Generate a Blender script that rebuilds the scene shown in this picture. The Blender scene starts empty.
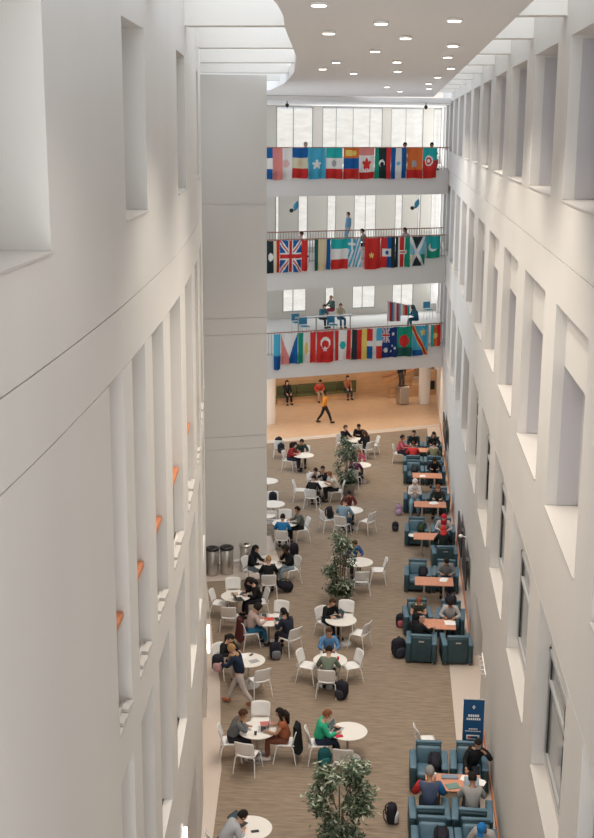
import bpy, bmesh, math, random
from mathutils import Vector, Matrix
random.seed(7)
R = math.radians
scn = bpy.context.scene
col = scn.collection

# ------------------------------------------------------------------ camera
H = 14.5
cam = bpy.data.objects.new('camera', bpy.data.cameras.new('camera'))
col.objects.link(cam)
cam.data.sensor_fit = 'VERTICAL'; cam.data.sensor_height = 24.0
cam.data.lens = 1214.0 / 838.0 * 24.0
cam.data.clip_start = 0.05; cam.data.clip_end = 400
_D = Vector((-29.0, 5093.0, 1214.0)).normalized()
_Y = Vector((102.0, -289.0, 1214.0)).normalized()
_Y = (_Y - _D * _D.dot(_Y)).normalized()
_Z = -_D
_X = _Y.cross(_Z)
if _X.x < 0: _X = -_X
m = Matrix(((_X.x, -_X.y, -_X.z, 0), (_Y.x, -_Y.y, -_Y.z, 0), (_Z.x, -_Z.y, -_Z.z, H), (0, 0, 0, 1)))
cam.matrix_world = m
scn.camera = cam

# ------------------------------------------------------------------ world, daylight, exposure
w = bpy.data.worlds.new('sky'); scn.world = w; w.use_nodes = True
bg = w.node_tree.nodes['Background']
bg.inputs['Color'].default_value = (0.90, 0.955, 1.0, 1)
bg.inputs['Strength'].default_value = 1.12
scn.view_settings.view_transform = 'Standard'
scn.view_settings.look = 'None'
scn.view_settings.gamma = 1.0
scn.view_settings.exposure = 0.25
scn.view_settings.use_curve_mapping = False
scn.cycles.max_bounces = 10
scn.cycles.diffuse_bounces = 8
scn.cycles.caustics_reflective = False
scn.cycles.caustics_refractive = False

def area(name, loc, rot, sx, sy, power, color=(1, 1, 1)):
    l = bpy.data.lights.new(name, 'AREA'); l.shape = 'RECTANGLE'; l.size = sx; l.size_y = sy
    l.energy = power; l.color = color
    o = bpy.data.objects.new(name, l); col.objects.link(o)
    o.location = loc; o.rotation_euler = rot
    return o
# daylight coming down through the two roof lights
area('skylight_left_daylight', (-3.4, 23, 17.6), (0, 0, 0), 3.0, 40, 200, (0.93, 0.97, 1.0))
area('skylight_right_daylight', (2.0, 34, 17.6), (0, 0, 0), 0.8, 62, 180, (0.93, 0.97, 1.0))

# added unseen fill light at the open end behind the camera
area('added_end_fill', (-.2, -3.5, 9.0), (R(90), 0, 0), 4.8, 13, 660, (1.0, 0.98, 0.96))

# ------------------------------------------------------------------ materials
MATS = {}
def mat(name, c, rough=0.6, metal=0.0, noise=None, bump=0.0, emit=0, trans=0, spec=0.4):
    """noise = (scale xyz, amount, detail)"""
    if name in MATS: return MATS[name]
    M = bpy.data.materials.new(name); M.use_nodes = True
    nt = M.node_tree; b = nt.nodes['Principled BSDF']
    b.inputs['Base Color'].default_value = (*c, 1)
    b.inputs['Roughness'].default_value = rough
    b.inputs['Metallic'].default_value = metal
    b.inputs['Specular IOR Level'].default_value = spec
    if emit:
        b.inputs['Emission Color'].default_value = (*c, 1); b.inputs['Emission Strength'].default_value = emit
    if noise or bump:
        tc = nt.nodes.new('ShaderNodeTexCoord'); mp = nt.nodes.new('ShaderNodeMapping')
        nz = nt.nodes.new('ShaderNodeTexNoise')
        nt.links.new(tc.outputs['Object'], mp.inputs['Vector']); nt.links.new(mp.outputs['Vector'], nz.inputs['Vector'])
        sc, amt, det = noise or ((20, 20, 20), 0.0, 4)
        mp.inputs['Scale'].default_value = sc; nz.inputs['Scale'].default_value = 1.0; nz.inputs['Detail'].default_value = det
        if amt:
            rp = nt.nodes.new('ShaderNodeValToRGB')
            rp.color_ramp.elements[0].position = 0.3; rp.color_ramp.elements[1].position = 0.7
            rp.color_ramp.elements[0].color = (*[max(0, x * (1 - amt)) for x in c], 1)
            rp.color_ramp.elements[1].color = (*[min(1, x * (1 + amt)) for x in c], 1)
            nt.links.new(nz.outputs['Fac'], rp.inputs['Fac']); nt.links.new(rp.outputs['Color'], b.inputs['Base Color'])
        if bump:
            bp = nt.nodes.new('ShaderNodeBump'); bp.inputs['Strength'].default_value = bump; bp.inputs['Distance'].default_value = 0.02
            nt.links.new(nz.outputs['Fac'], bp.inputs['Height']); nt.links.new(bp.outputs['Normal'], b.inputs['Normal'])
    if trans:   # translucent cloth
        tl = nt.nodes.new('ShaderNodeBsdfTranslucent'); tl.inputs['Color'].default_value = (*c, 1)
        mx = nt.nodes.new('ShaderNodeMixShader'); mx.inputs['Fac'].default_value = trans
        out = nt.nodes['Material Output']
        nt.links.new(b.outputs[0], mx.inputs[1]); nt.links.new(tl.outputs[0], mx.inputs[2]); nt.links.new(mx.outputs[0], out.inputs['Surface'])
    MATS[name] = M
    return M
def glass_mat():
    M = bpy.data.materials.new('clear_glass'); M.use_nodes = True; nt = M.node_tree
    nt.nodes.remove(nt.nodes['Principled BSDF'])
    t = nt.nodes.new('ShaderNodeBsdfTransparent'); t.inputs['Color'].default_value = (.96, .98, .98, 1)
    g = nt.nodes.new('ShaderNodeBsdfGlossy'); g.inputs['Roughness'].default_value = .05
    x = nt.nodes.new('ShaderNodeMixShader'); x.inputs['Fac'].default_value = .07
    nt.links.new(t.outputs[0], x.inputs[1]); nt.links.new(g.outputs[0], x.inputs[2])
    nt.links.new(x.outputs[0], nt.nodes['Material Output'].inputs['Surface'])
    return M
GLASS = glass_mat()
WALL = mat('painted_plaster', (.68, .665, .645), .85, noise=((.35, .35, .12), .035, 3))
WHITE = mat('white_plaster', (.80, .785, .76), .85, noise=((.4, .4, .2), .02, 3))
CEIL = mat('ceiling_plaster', (.80, .785, .785), .9)
PANEL = mat('beige_panel', (.68, .65, .60), .8)
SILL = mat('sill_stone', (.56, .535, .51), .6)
TERR = mat('pale_terrazzo', (.60, .52, .46), .55, noise=((30, 30, 30), .06, 3))
WARMFLOOR = mat('warm_terrazzo', (.55, .40, .28), .4, noise=((3, 3, 3), .06, 3))
WOODWALL = mat('oak_panel', (.55, .36, .21), .55, noise=((2, 2, 14), .10, 3))
CARPET = mat('brown_carpet', (.262, .203, .152), .95, noise=((2.2, 13, 1), .20, 5), bump=.2)
ORANGE = mat('orange_wood', (.55, .20, .09), .45, noise=((3, 20, 20), .12, 3))
TABLEWOOD = mat('cherry_laminate', (.60, .27, .17), .45, noise=((14, 3, 3), .08, 3))
WPLAST = mat('white_plastic', (.80, .79, .78), .45)
WTABLE = mat('white_laminate', (.78, .75, .71), .4)
CHROME = mat('brushed_steel', (.60, .57, .54), .38, 1.0)
GREYMET = mat('grey_metal', (.38, .38, .39), .45, .3)
BLACK = mat('black_fabric', (.016, .017, .02), .8, spec=.2)
BLACKPL = mat('black_plastic', (.02, .02, .022), .4)
LEATHER = mat('teal_leather', (.082, .158, .215), .42, noise=((6, 6, 6), .12, 3))
LSHELL = mat('shaded_teal_leather', (.028, .066, .082), .5, noise=((6, 6, 6), .1, 3))  # same leather in a shaded tone, painted on the upright outer faces
SCREEN = mat('screen_glass', (.10, .16, .19), .15)
PAPER = mat('white_paper', (.85, .84, .82), .8)
SILVER = mat('silver_laptop', (.55, .56, .58), .35, .6)
FRAME = mat('window_frame_grey', (.42, .43, .44), .5)
DARKGL = mat('dark_window_glass', (.025, .03, .032), .1)
BLINDGL = mat('grey_blind_glass', (.47, .46, .48), .35)
POT = mat('grey_planter', (.36, .33, .29), .6)
SOIL = mat('soil', (.04, .028, .018), .95)
BARK = mat('bark', (.16, .11, .07), .9)
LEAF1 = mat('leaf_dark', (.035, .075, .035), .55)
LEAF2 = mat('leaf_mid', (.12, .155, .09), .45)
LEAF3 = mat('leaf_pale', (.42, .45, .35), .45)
SKIN = [mat('skin_light', (.60, .36, .26), .55), mat('skin_mid', (.42, .23, .15), .55), mat('skin_dark', (.15, .075, .045), .55)]
EYE = mat('eye_dark', (.02, .015, .01), .3)
LAMP = mat('lamp_glow', (1.0, .95, .88), .5, emit=4)
def cloth(c):
    return mat('cloth_%03d_%03d_%03d' % tuple(int(x * 255) for x in c), c, .85, spec=.2)

# ------------------------------------------------------------------ mesh builder
def tag(o, label=None, cat=None, group=None, kind=None):
    if label: o['label'] = label
    if cat: o['category'] = cat
    if group: o['group'] = group
    if kind: o['kind'] = kind
    return o
def empty(name, loc=(0, 0, 0), rz=0, label=None, cat=None, group=None):
    o = bpy.data.objects.new(name, None); col.objects.link(o); o.empty_display_size = .1
    o.location = loc; o.rotation_euler = (0, 0, rz)
    return tag(o, label, cat, group)
class MB:
    def __init__(s): s.v = []; s.f = []; s.m = []; s.mi = 0
    def face(s, pts, mi=None):
        n = len(s.v); s.v += [tuple(p) for p in pts]; s.f.append(tuple(range(n, n + len(pts)))); s.m.append(s.mi if mi is None else mi)
    def box(s, x0, x1, y0, y1, z0, z1):
        s.hexa([(x0, y0), (x1, y0), (x1, y1), (x0, y1)], z0, z1)
        return s
    def hexa(s, p, z0, z1):      # p counter-clockwise outline, extruded
        n = len(s.v); k = len(p)
        s.v += [(x, y, z0) for x, y in p] + [(x, y, z1) for x, y in p]
        s.f.append(tuple(n + i for i in reversed(range(k)))); s.m.append(s.mi)
        s.f.append(tuple(n + k + i for i in range(k))); s.m.append(s.mi)
        for i in range(k):
            j = (i + 1) % k
            s.f.append((n + i, n + j, n + k + j, n + k + i)); s.m.append(s.mi)
        return s
    def rbox(s, c, d, r=.03, rot=None):   # rounded box, centre c, size d
        bm = bmesh.new(); bmesh.ops.create_cube(bm, size=1)
        bmesh.ops.scale(bm, vec=d, verts=bm.verts)
        bmesh.ops.bevel(bm, geom=bm.edges[:], offset=min(r, min(d) * .45), segments=2, affect='EDGES', profile=.6)
        M = Matrix.Translation(c) @ (rot.to_4x4() if rot else Matrix())
        n = len(s.v); bm.verts.index_update()
        s.v += [tuple(M @ v.co) for v in bm.verts]
        for f in bm.faces: s.f.append(tuple(n + v.index for v in f.verts)); s.m.append(s.mi)
        bm.free(); return s
    def ell(s, c, r, n=2.0, seg=12, rings=8, rot=None, keep=None):   # superellipsoid
        def p(a, e): return math.copysign(abs(a) ** e, a)
        e = 2.0 / n; base = len(s.v); g = []
        for i in range(rings + 1):
            th = math.pi * (i / rings - .5)
            for j in range(seg):
                ph = 2 * math.pi * j / seg
                q = Vector((r[0] * p(math.cos(th), e) * p(math.cos(ph), e), r[1] * p(math.cos(th), e) * p(math.sin(ph), e), r[2] * p(math.sin(th), e)))
                if rot: q = rot @ q
                s.v.append(tuple(q + Vector(c)))
        for i in range(rings):
            for j in range(seg):
                a = base + i * seg + j; b = base + i * seg + (j + 1) % seg
                f = (a, b, b + seg, a + seg)
                if keep:
                    ctr = sum((Vector(s.v[k]) for k in f), Vector()) / 4
                    if not keep(ctr - Vector(c)): continue
                s.f.append(f); s.m.append(s.mi)
        return s
    def tube(s, pts, rad, seg=8, cap=True):
        pts = [Vector(p) for p in pts]
        if not hasattr(rad, '__len__'): rad = [rad] * len(pts)
        n0 = len(s.v); up = None
        for i, p in enumerate(pts):
            d = (pts[min(i + 1, len(pts) - 1)] - pts[max(i - 1, 0)]).normalized()
            if up is None:
                up = Vector((0, 0, 1)) if abs(d.z) < .9 else Vector((1, 0, 0))
            a = d.cross(up).normalized(); b = a.cross(d).normalized(); up = b
            for j in range(seg):
                t = 2 * math.pi * j / seg
                s.v.append(tuple(p + (a * math.cos(t) + b * math.sin(t)) * rad[i]))
        for i in range(len(pts) - 1):
            for j in range(seg):
                q = n0 + i * seg
                s.f.append((q + j, q + (j + 1) % seg, q + seg + (j + 1) % seg, q + seg + j)); s.m.append(s.mi)
        if cap:
            s.f.append(tuple(n0 + j for j in reversed(range(seg)))); s.m.append(s.mi)
            q = n0 + (len(pts) - 1) * seg
            s.f.append(tuple(q + j for j in range(seg))); s.m.append(s.mi)
        return s
    def lathe(s, prof, c=(0, 0, 0), seg=28):
        n0 = len(s.v)
        for r, z in prof:
            for j in range(seg):
                t = 2 * math.pi * j / seg; s.v.append((c[0] + r * math.cos(t), c[1] + r * math.sin(t), c[2] + z))
        for i in range(len(prof) - 1):
            for j in range(seg):
                q = n0 + i * seg
                s.f.append((q + j, q + (j + 1) % seg, q + seg + (j + 1) % seg, q + seg + j)); s.m.append(s.mi)
        s.f.append(tuple(n0 + j for j in reversed(range(seg)))); s.m.append(s.mi)
        q = n0 + (len(prof) - 1) * seg
        s.f.append(tuple(q + j for j in range(seg))); s.m.append(s.mi)
        return s
    def grid(s, fn, nu, nv, thick=0):  # fn(u,v)->Vector
        n0 = len(s.v)
        for j in range(nv + 1):
            for i in range(nu + 1): s.v.append(tuple(fn(i / nu, j / nv)))
        for j in range(nv):
            for i in range(nu):
                a = n0 + j * (nu + 1) + i
                s.f.append((a, a + 1, a + nu + 2, a + nu + 1)); s.m.append(s.mi)
        return s
    def build(s, name, mats, parent=None, smooth=False, solid=0, world=False):
        me = bpy.data.meshes.new(name)
        if not isinstance(mats, (list, tuple)): mats = [mats]
        off = Vector((0, 0, 0))
        if parent is None and not world:
            xs = [v[0] for v in s.v]; ys_ = [v[1] for v in s.v]; zs = [v[2] for v in s.v]
            off = Vector(((min(xs) + max(xs)) / 2, (min(ys_) + max(ys_)) / 2, min(zs)))
        me.from_pydata([tuple(Vector(v) - off) for v in s.v], [], s.f)
        for q in mats: me.materials.append(q)
        me.polygons.foreach_set('material_index', s.m)
        if smooth: me.polygons.foreach_set('use_smooth', [True] * len(s.f))
        me.validate(); me.update()
        o = bpy.data.objects.new(name, me); col.objects.link(o); o.location = off
        if parent: o.parent = parent
        if solid:
            bm = bmesh.new(); bm.from_mesh(me)
            g = bm.faces[:]
            bmesh.ops.solidify(bm, geom=g, thickness=solid); bm.to_mesh(me); bm.free()
        return o
def struct(o): o['kind'] = 'structure'; return o
def copy_tree(o, parent=None):
    c = o.copy(); col.objects.link(c)
    if parent: c.parent = parent
    for ch in list(o.children): copy_tree(ch, c)
    return c

# ------------------------------------------------------------------ the shell
LC = [(-3, -2.75), (8, -2.78), (12, -2.9), (15, -3.08), (17.35, -3.25), (20, -3.5), (24.4, -4.0), (26.5, -4.3), (30, -4.8), (33, -5.3), (39.2, -6.3), (46, -7.5)]
def lx(y):
    # smooth interpolation of the curved wall line
    for i in range(len(LC) - 1):
        if y <= LC[i + 1][0] or i == len(LC) - 2:
            y0, x0 = LC[i]; y1, x1 = LC[i + 1]
            def sl(k):
                k = max(0, min(len(LC) - 1, k)); a = LC[max(0, k - 1)]; b = LC[min(len(LC) - 1, k + 1)]
                return (b[1] - a[1]) / (b[0] - a[0])
            h = y1 - y0; t = (y - y0) / h
            m0 = sl(i) * h; m1 = sl(i + 1) * h
            return (2*t**3 - 3*t*t + 1) * x0 + (t**3 - 2*t*t + t) * m0 + (-2*t**3 + 3*t*t) * x1 + (t**3 - t*t) * m1
def seg_strip(b, y0, y1, z0, z1, d0=0.0, d1=.6):
    n = max(1, int(abs(y1 - y0) / .6 + .5))
    for k in range(n):
        a = y0 + (y1 - y0) * k / n; c = y0 + (y1 - y0) * (k + 1) / n
        b.hexa([(lx(a) - d0, a), (lx(c) - d0, c), (lx(c) - d1, c), (lx(a) - d1, a)], z0, z1)
def strip_surface(b, y0, y1, z0, z1, openings, zo0, zo1):
    """a row of the left wall between z0..z1 with openings zo0..zo1"""
    if zo0 in (7.98, 4.62):     # thin parapet in front of a lower stair landing
        seg_strip(b, y0, y1, z0, max(z0 + .01, zo0 - .75)); seg_strip(b, y0, y1, max(z0 + .01, zo0 - .75), zo0, 0, .13)
    elif zo0 > z0: seg_strip(b, y0, y1, z0, zo0)
    if z1 > zo1: seg_strip(b, y0, y1, zo1 + (.014 if zo1 == 11.93 else 0), z1)
    cur = y0
    for a, c in openings:
        if a > cur: seg_strip(b, cur, a, zo0, zo1)
        cur = c
    if cur < y1: seg_strip(b, cur, y1, zo0, zo1)
SL5 = [(5.5, 9.8), (13.33, 15.05), (18.95, 20.8), (25.0, 27.0), (31.0, 33.0)]
SL4 = [(12.0, 12.84), (13.45, 14.5), (15.17, 16.35), (17.2, 18.95), (20.05, 22.0), (23.1, 24.4), (26.3, 28.6), (30.2, 32.5)]
SL1 = [(16.2, 17.6), (18.4, 21.1), (23.7, 27.9), (29.6, 33.0)]
b = MB()
YA, YB = -3.0, 39.0
strip_surface(b, YA, YB, 12.63, 17.3, SL5, 13.50, 15.67)
strip_surface(b, YA, YB, 7.6, 12.615, SL4, 7.98, 11.93)
strip_surface(b, YA, YB, 3.6, 7.6, SL4, 4.62, 7.40)
strip_surface(b, YA, YB, 0.0, 3.6, SL1, 0.0, 2.75)
seg_strip(b, YA, YB, 0, 17.3, .62, .75)
seg_strip(b, 11, 34, 3.61, 12.5, .26, .32)
struct(b.build('wall_left', WALL, world=True))
bk = MB(); seg_strip(bk, 14, YB, 0, 2.9, .58, .615); struct(bk.build('wall_left_inner_panel', WOODWALL, world=True))
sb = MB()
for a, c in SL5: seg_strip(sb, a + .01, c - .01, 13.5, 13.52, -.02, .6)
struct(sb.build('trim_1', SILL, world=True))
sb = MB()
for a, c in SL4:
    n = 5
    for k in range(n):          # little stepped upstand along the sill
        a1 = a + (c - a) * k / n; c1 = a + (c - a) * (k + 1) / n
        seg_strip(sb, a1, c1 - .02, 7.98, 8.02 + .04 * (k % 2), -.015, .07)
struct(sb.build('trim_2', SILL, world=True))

XR = 2.45
b = MB()
OP = [(20.1 + 4.7 * k - .02, 23.4 + 4.7 * k - .08) for k in range(-4, 11)]
OP = [(a, c) for a, c in OP if c < 72]
OPZ = [(12.63, 17.3, 13.48, 15.85), (7.2, 12.615, 8.72, 11.95), (0.0, 7.19, 4.2, 7.17)]
for z0, z1, o0, o1 in OPZ:
    b.box(XR, XR + .55, -3, 72, o1, z1)
    if o0 - z0 > .01:
        if z0 == 0.0:
            b.box(XR, XR + .55, -3, 29.3, 0, o0); b.box(XR, XR + .55, 32.3, 72, 0, o0); b.box(XR, XR + .55, 29.3, 32.3, 1.95, o0)
        else: b.box(XR, XR + .55, -3, 72, z0, o0)
    cur = -3
    for a, c in OP:
        b.box(XR, XR + .55, cur, a, o0, o1); cur = c
    b.box(XR, XR + .55, cur, 72, o0, o1)
b.box(XR + .56, XR + .68, -3, 29.3, 0, 17.3); b.box(XR + .56, XR + .68, 32.3, 72, 0, 17.3); b.box(XR + .56, XR + .68, 29.3, 32.3, 1.95, 17.3)
struct(b.build('wall_right', WALL, world=True))
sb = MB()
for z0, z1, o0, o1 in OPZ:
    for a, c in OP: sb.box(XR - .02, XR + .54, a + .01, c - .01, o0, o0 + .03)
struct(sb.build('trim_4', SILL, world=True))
# windows at the back of the right-hand recesses
GLASSY = mat('window_glass_reflecting', (.30, .30, .30), .12)
LINER = mat('reveal_liner', (.53, .52, .55), .7)
def join_to(o, p): o.parent = p; o.location = o.location - p.location
def recess_window(i, y0, y1, z0, z1, zo, kind):
    g = MB(); x = XR + (.23 if kind == 'frame' else .53)
    g.box(x, x + .03, y0, y1, z0, z1)
    w_ = struct(g.build('window_%d' % i, BLINDGL if kind == 'blind' else GLASSY))
    f = MB(); t = .07
    f.box(x - .04, x, y0, y0 + t, z0, z1); f.box(x - .04, x, y1 - t, y1, z0, z1)
    f.box(x - .04, x, y0, y1, z0, z0 + t); f.box(x - .04, x, y0, y1, z1 - t, z1)
    if kind == 'frame':
        zt = z0 + (z1 - z0) * .70
        f.box(x - .04, x, y0, y1, zt, zt + t)
    join_to(f.build('window_frame', FRAME if kind == 'frame' else WALL), w_)
    if kind == 'frame':
        d = MB(); d.box(x - .03, x - .001, y1 - t - .12, y1 - t, z0 + t, z1 - t)
        d.box(x - .03, x - .001, y0 + t, y0 + t + .20, z0 + t, z1 - t)
        join_to(d.build('dark_reveal', DARKGL), w_)
    else:
        d = MB(); d.box(XR + .17, XR + .52, y1 - .02, y1 - .001, z0, z1)
        d.box(XR + .17, XR + .52, y0 + .001, y0 + .02, z0, z1)
        join_to(d.build('reveal_liner', LINER), w_)
wi = 1
lt = MB()
for a, c in OP:
    if a < 1 or a > 58: continue
    lt.box(XR + .22, XR + .54, a, c, 6.36, 7.17); lt.box(XR + .22, XR + .54, a, c, 4.2, 4.5)
    lt.box(XR + .22, XR + .54, a, a + 1.1, 4.5, 6.36)
    recess_window(wi, a + 1.1, c - .04, 4.5, 6.36, 7.17, 'frame'); wi += 1
    lt.box(XR + .17, XR + .54, a, c, 11.0, 11.95)
    recess_window(wi, a, c, 8.76, 11.0, 11.95, 'blind'); wi += 1
    recess_window(wi, a, c, 13.52, 15.8, 15.85, 'blind'); wi += 1
struct(lt.build('wall_right_lintels', WALL, world=True))
dr = MB(); dr.box(XR + .5, XR + .6, 29.3, 32.3, 0, 1.95); struct(dr.build('door_1', WOODWALL, world=True))
# baseboard, carpet, floor
bb = MB(); bb.box(XR - .03, XR, -3, 29.25, 0, .13); bb.box(XR - .03, XR, 32.35, 60, 0, .13)
struct(bb.build('baseboard_right', ORANGE, world=True))
f = MB(); f.hexa([(-9, -3), (3.1, -3), (3.1, 60.2), (-9, 54.2)], -.2, 0)
struct(f.build('floor', TERR, world=True))
f = MB(); f.hexa([(-9, 54.2), (5.5, 61.5), (5.5, 78), (-9, 78)], -.2, 0)
struct(f.build('floor_lobby', WARMFLOOR, world=True))
cp = MB()
cp.hexa([(-3.3, 8), (1.76, 8), (1.76, 59.3), (-5.87, 55.5), (-8, 48), (-4.35, 42.3), (-3.72, 39.3), (-4.05, 37.75), (-5.95, 37.3), (-5.29, 33.9), (-5.02, 32.45), (-4.45, 29.94), (-4.05, 27.3), (-3.76, 25.4), (-3.55, 22.7), (-3.4, 20)], 0, .006)
struct(cp.build('floor_carpet', CARPET, world=True))
# terrazzo seam of the lobby floor
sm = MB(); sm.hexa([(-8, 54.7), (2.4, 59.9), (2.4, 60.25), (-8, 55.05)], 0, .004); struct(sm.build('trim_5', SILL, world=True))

# pier closing the left side
pb = MB()
def pierp(e=0): return [(-6.9, 38.75 + e), (-4.22 - e, 39.75 + e), (-4.58, 41.0), (-7.0, 41.0)]
zs = [0, 3.99, 4.43, 7.9, 8.45, 12.15, 16.18]
for z0, z1 in zip(zs[:-1], zs[1:]): pb.hexa(pierp(), z0 + (.012 if z0 else 0), z1 - .012)
pb.hexa(pierp(.02), 0, 16.1)
struct(pb.build('wall_pier', WALL, world=True))
bb = MB(); bb.hexa([(-6.35, 38.6), (-6.3, 38.45), (-4.15, 39.5), (-4.2, 39.7)], 0, .12); struct(bb.build('baseboard_pier', WALL, world=True))

# ceiling slab with its S-shaped left edge
edge = [(-1.7, 0), (-1.6, 8), (-1.54, 14), (-1.53, 15.6), (-1.6, 17.2), (-1.74, 18.9), (-1.87, 21), (-2.02, 23.6), (-2.2, 26.6), (-2.51, 30.0), (-2.85, 33.8), (-3.29, 37.5), (-3.95, 42.5), (-5.06, 48.9), (-6.2, 53), (-9, 56)]
c_ = MB(); pl = [(1.55, -3), (1.55, 61), (1.55, 62)] + [(-9, 57)] + list(reversed(edge)) + [(-1.7, -3)]
# build in strips to keep the faces convex
prev = (-1.7, -3)
for x, y in edge:
    c_.hexa([(prev[0], prev[1]), (1.55, prev[1]), (1.55, y), (x, y)], 16.0, 16.35); prev = (x, y)
c_.box(-9, 1.55, 56, 58, 16.0, 16.35)
ce = struct(c_.build('ceiling', CEIL, world=True))
c_ = MB(); c_.hexa([(-9, 54.6), (5.5, 61.8), (5.5, 80), (-9, 80)], 15.78, 15.99); struct(c_.build('ceiling_gallery', CEIL, world=True))
# roof-light beams
def beam(name, x0, x1, y):
    q = MB(); q.box(x0, x1, y, y + .4, 16.18, 17.25)
    o = q.build(name, WHITE); o['kind'] = 'structure'; return o
ti = 6
for k in range(11):
    y = 14.5 + 4.7 * k
    if y > 61: break
    beam('trim_%d' % ti, 1.56, XR, y); ti += 1
for y, xe in ((15.4, -1.5), (21.0, -1.85), (26.6, -2.2), (32.4, -2.7), (38.2, -3.35)):
    beam('trim_%d' % ti, lx(y) - .0, xe, y); ti += 1
q = MB(); q.box(-7.6, -3.5, 44, 44.4, 16.18, 17.25); struct(q.build('trim_%d' % ti, WHITE)); ti += 1
q = MB(); q.box(1.35, 1.55, -3, 60, 16.36, 17.25); struct(q.build('trim_%d' % ti, WHITE, world=True)); ti += 1

# ------------------------------------------------------------------ galleries at the far end
def gy(x, off=0): return 58.94 + .5 * x + off
AX = Vector((1, .5, 0)).normalized(); AN = Vector((.5, -1, 0)).normalized()   # along / towards the camera
XG0, XG1 = -8.6, 2.44
def gal_strip(b, x0, x1, o0, o1, z0, z1):
    b.hexa([(x0, gy(x0, o0)), (x1, gy(x1, o0)), (x1, gy(x1, o1)), (x0, gy(x0, o1))], z0, z1)
for nm, z, zb in (('floor_level_4', 12.62, 11.5), ('floor_level_3', 8.45, 7.2), ('floor_level_2', 4.10, 3.0)):
    s = MB(); gal_strip(s, XG0, XG1 if z > 5 else XG1, 0, 5.0 if z < 9 and z > 5 else 12.5, zb, z)
    if nm == 'floor_level_3': gal_strip(s, XG0, XG1, 8.0, 12.5, zb, z)
    struct(s.build(nm, WALL, world=True))
# back wall of the galleries with tall openings
def back_wall(name, off, z0, z1, wins, s0, s1, m):
    b = MB()
    if s0 > z0: gal_strip(b, XG0, 5.5, off, off + .3, z0, s0)
    if s1 < z1: gal_strip(b, XG0, 5.5, off, off + .3, s1, z1)
    cur = XG0
    for a, c in wins:
        gal_strip(b, cur, a, off, off + .3, s0, s1); cur = c
    gal_strip(b, cur, 5.5, off, off + .3, s0, s1)
    return struct(b.build(name, m, world=True))
W4 = [(-6.67, -4.73), (-4.23, -.93), (-.46, 1.38), (1.96, 4)]
W3 = [(-6.72, -6.5), (-5.5, -4.98), (-3.93, -3.43), (-2.44, -1.2), (-.12, .31), (1.2, 1.36), (1.96, 2.5)]
W2 = [(-6.31, -5.03), (-3.98, -3.48), (-2.46, -1.15), (-.17, 1.06), (2.07, 2.8)]
back_wall('wall_back_upper', 12, 12.62, 15.8, W4, 13.0, 15.72, PANEL)
back_wall('wall_back_middle', 12, 8.45, 12.6, W3, 8.5, 11.6, PANEL)
back_wall('wall_back_lower', 12, 4.1, 8.4, W2, 4.45, 5.95, PANEL)
GL = []
def gal_window(i, a, c, z0, z1, mull):
    g = MB(); gal_strip(g, a, c, 12.12, 12.14, z0, z1)
    w_ = struct(g.build('window_%d' % i, GLASS))
    f = MB(); t = .04
    for x in [a, c - t] + mull: gal_strip(f, x, x + t, 12.06, 12.2, z0, z1)
    gal_strip(f, a, c, 12.06, 12.2, z0, z0 + t); gal_strip(f, a, c, 12.06, 12.2, z1 - t, z1)
    fo = f.build('window_frame', FRAME); fo.parent = w_; fo.location = fo.location - w_.location
for a, c in W4: gal_window(wi, a, c, 13.0, 15.72, [a + (c - a) * t for t in ((.45,) if c - a < 2 else (.22, .5, .78))]); wi += 1
for a, c in W3: gal_window(wi, a, c, 8.5, 11.6, [a + (c - a) * .5] if c - a > 1 else []); wi += 1
for a, c in W2: gal_window(wi, a, c, 4.45, 5.95, [a + (c - a) * .42] if c - a > 1 else []); wi += 1
# neighbouring pale brick building outside
nb = MB(); nb.box(-12, 14, 92, 96, 0, 21)
nbo = nb.build('outside_building', mat('pale_brick', (.95, .82, .74), .9, noise=((1, 1, 3), .1, 3)))
tag(nbo, 'pale brick building seen through the tall windows at the far end', 'building')
# daylight from the far windows
area('gallery_window_daylight', (-1.0, 70.2, 14.3), (R(-90), 0, R(26.6)), 9, 2.6, 225, (.95, .98, 1.0))
area('middle_window_daylight', (-1.0, 70.2, 10.1), (R(-90), 0, R(26.6)), 9, 2.6, 189, (.95, .98, 1.0))
area('lower_window_daylight', (-1.0, 70.2, 5.6), (R(-90), 0, R(26.6)), 9, 1.2, 117, (.95, .98, 1.0))
# lobby below level 2: oak wall, columns, stair
b = MB(); gal_strip(b, XG0, 1.2, 9.0, 9.3, 0, 3.0); struct(b.build('wall_back_lobby', WOODWALL, world=True))
b = MB(); b.box(4.6, 4.9, 58, 80, 0, 4.0); gal_strip(b, 1.2, 5.5, 13.0, 13.3, 0, 4); struct(b.build('wall_back_stair', WOODWALL, world=True))
for i, (x, y, r, lab) in enumerate(((-6.25, 59.6, .36, 'round pale column beside the pier at left of the lobby'), (1.72, 65.1, .31, 'round pale column beside the stair at right of the lobby'))):
    k = MB(); k.lathe([(r, 0), (r, 3.0)], (x, y, 0)); tag(k.build('round_column', WHITE, smooth=False), lab, 'column')
def lobby_lamp(x, y, p):
    l = bpy.data.lights.new('lobby_downlight', 'AREA'); l.shape = 'DISK'; l.size = .5; l.energy = p * .42; l.color = (1, .76, .54)
    o = bpy.data.objects.new('lobby_downlight', l); col.objects.link(o); o.location = (x, y, 2.95)
for x in (-6, -3.6, -1.2, 1.2):
    lobby_lamp(x, gy(x, .9), 75); lobby_lamp(x, gy(x, 6.4), 55)
st = empty('staircase', (0, 0, 0), label='oak staircase rising behind the round column at right of the lobby', cat='stairs')
for k in range(4):
    t = MB(); gal_strip(t, -.2 + .42 * k, .22 + .42 * k + .02, 7.2, 8.95, 0, .17 * (k + 1)); t.build('step', WOODWALL, st)
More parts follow.
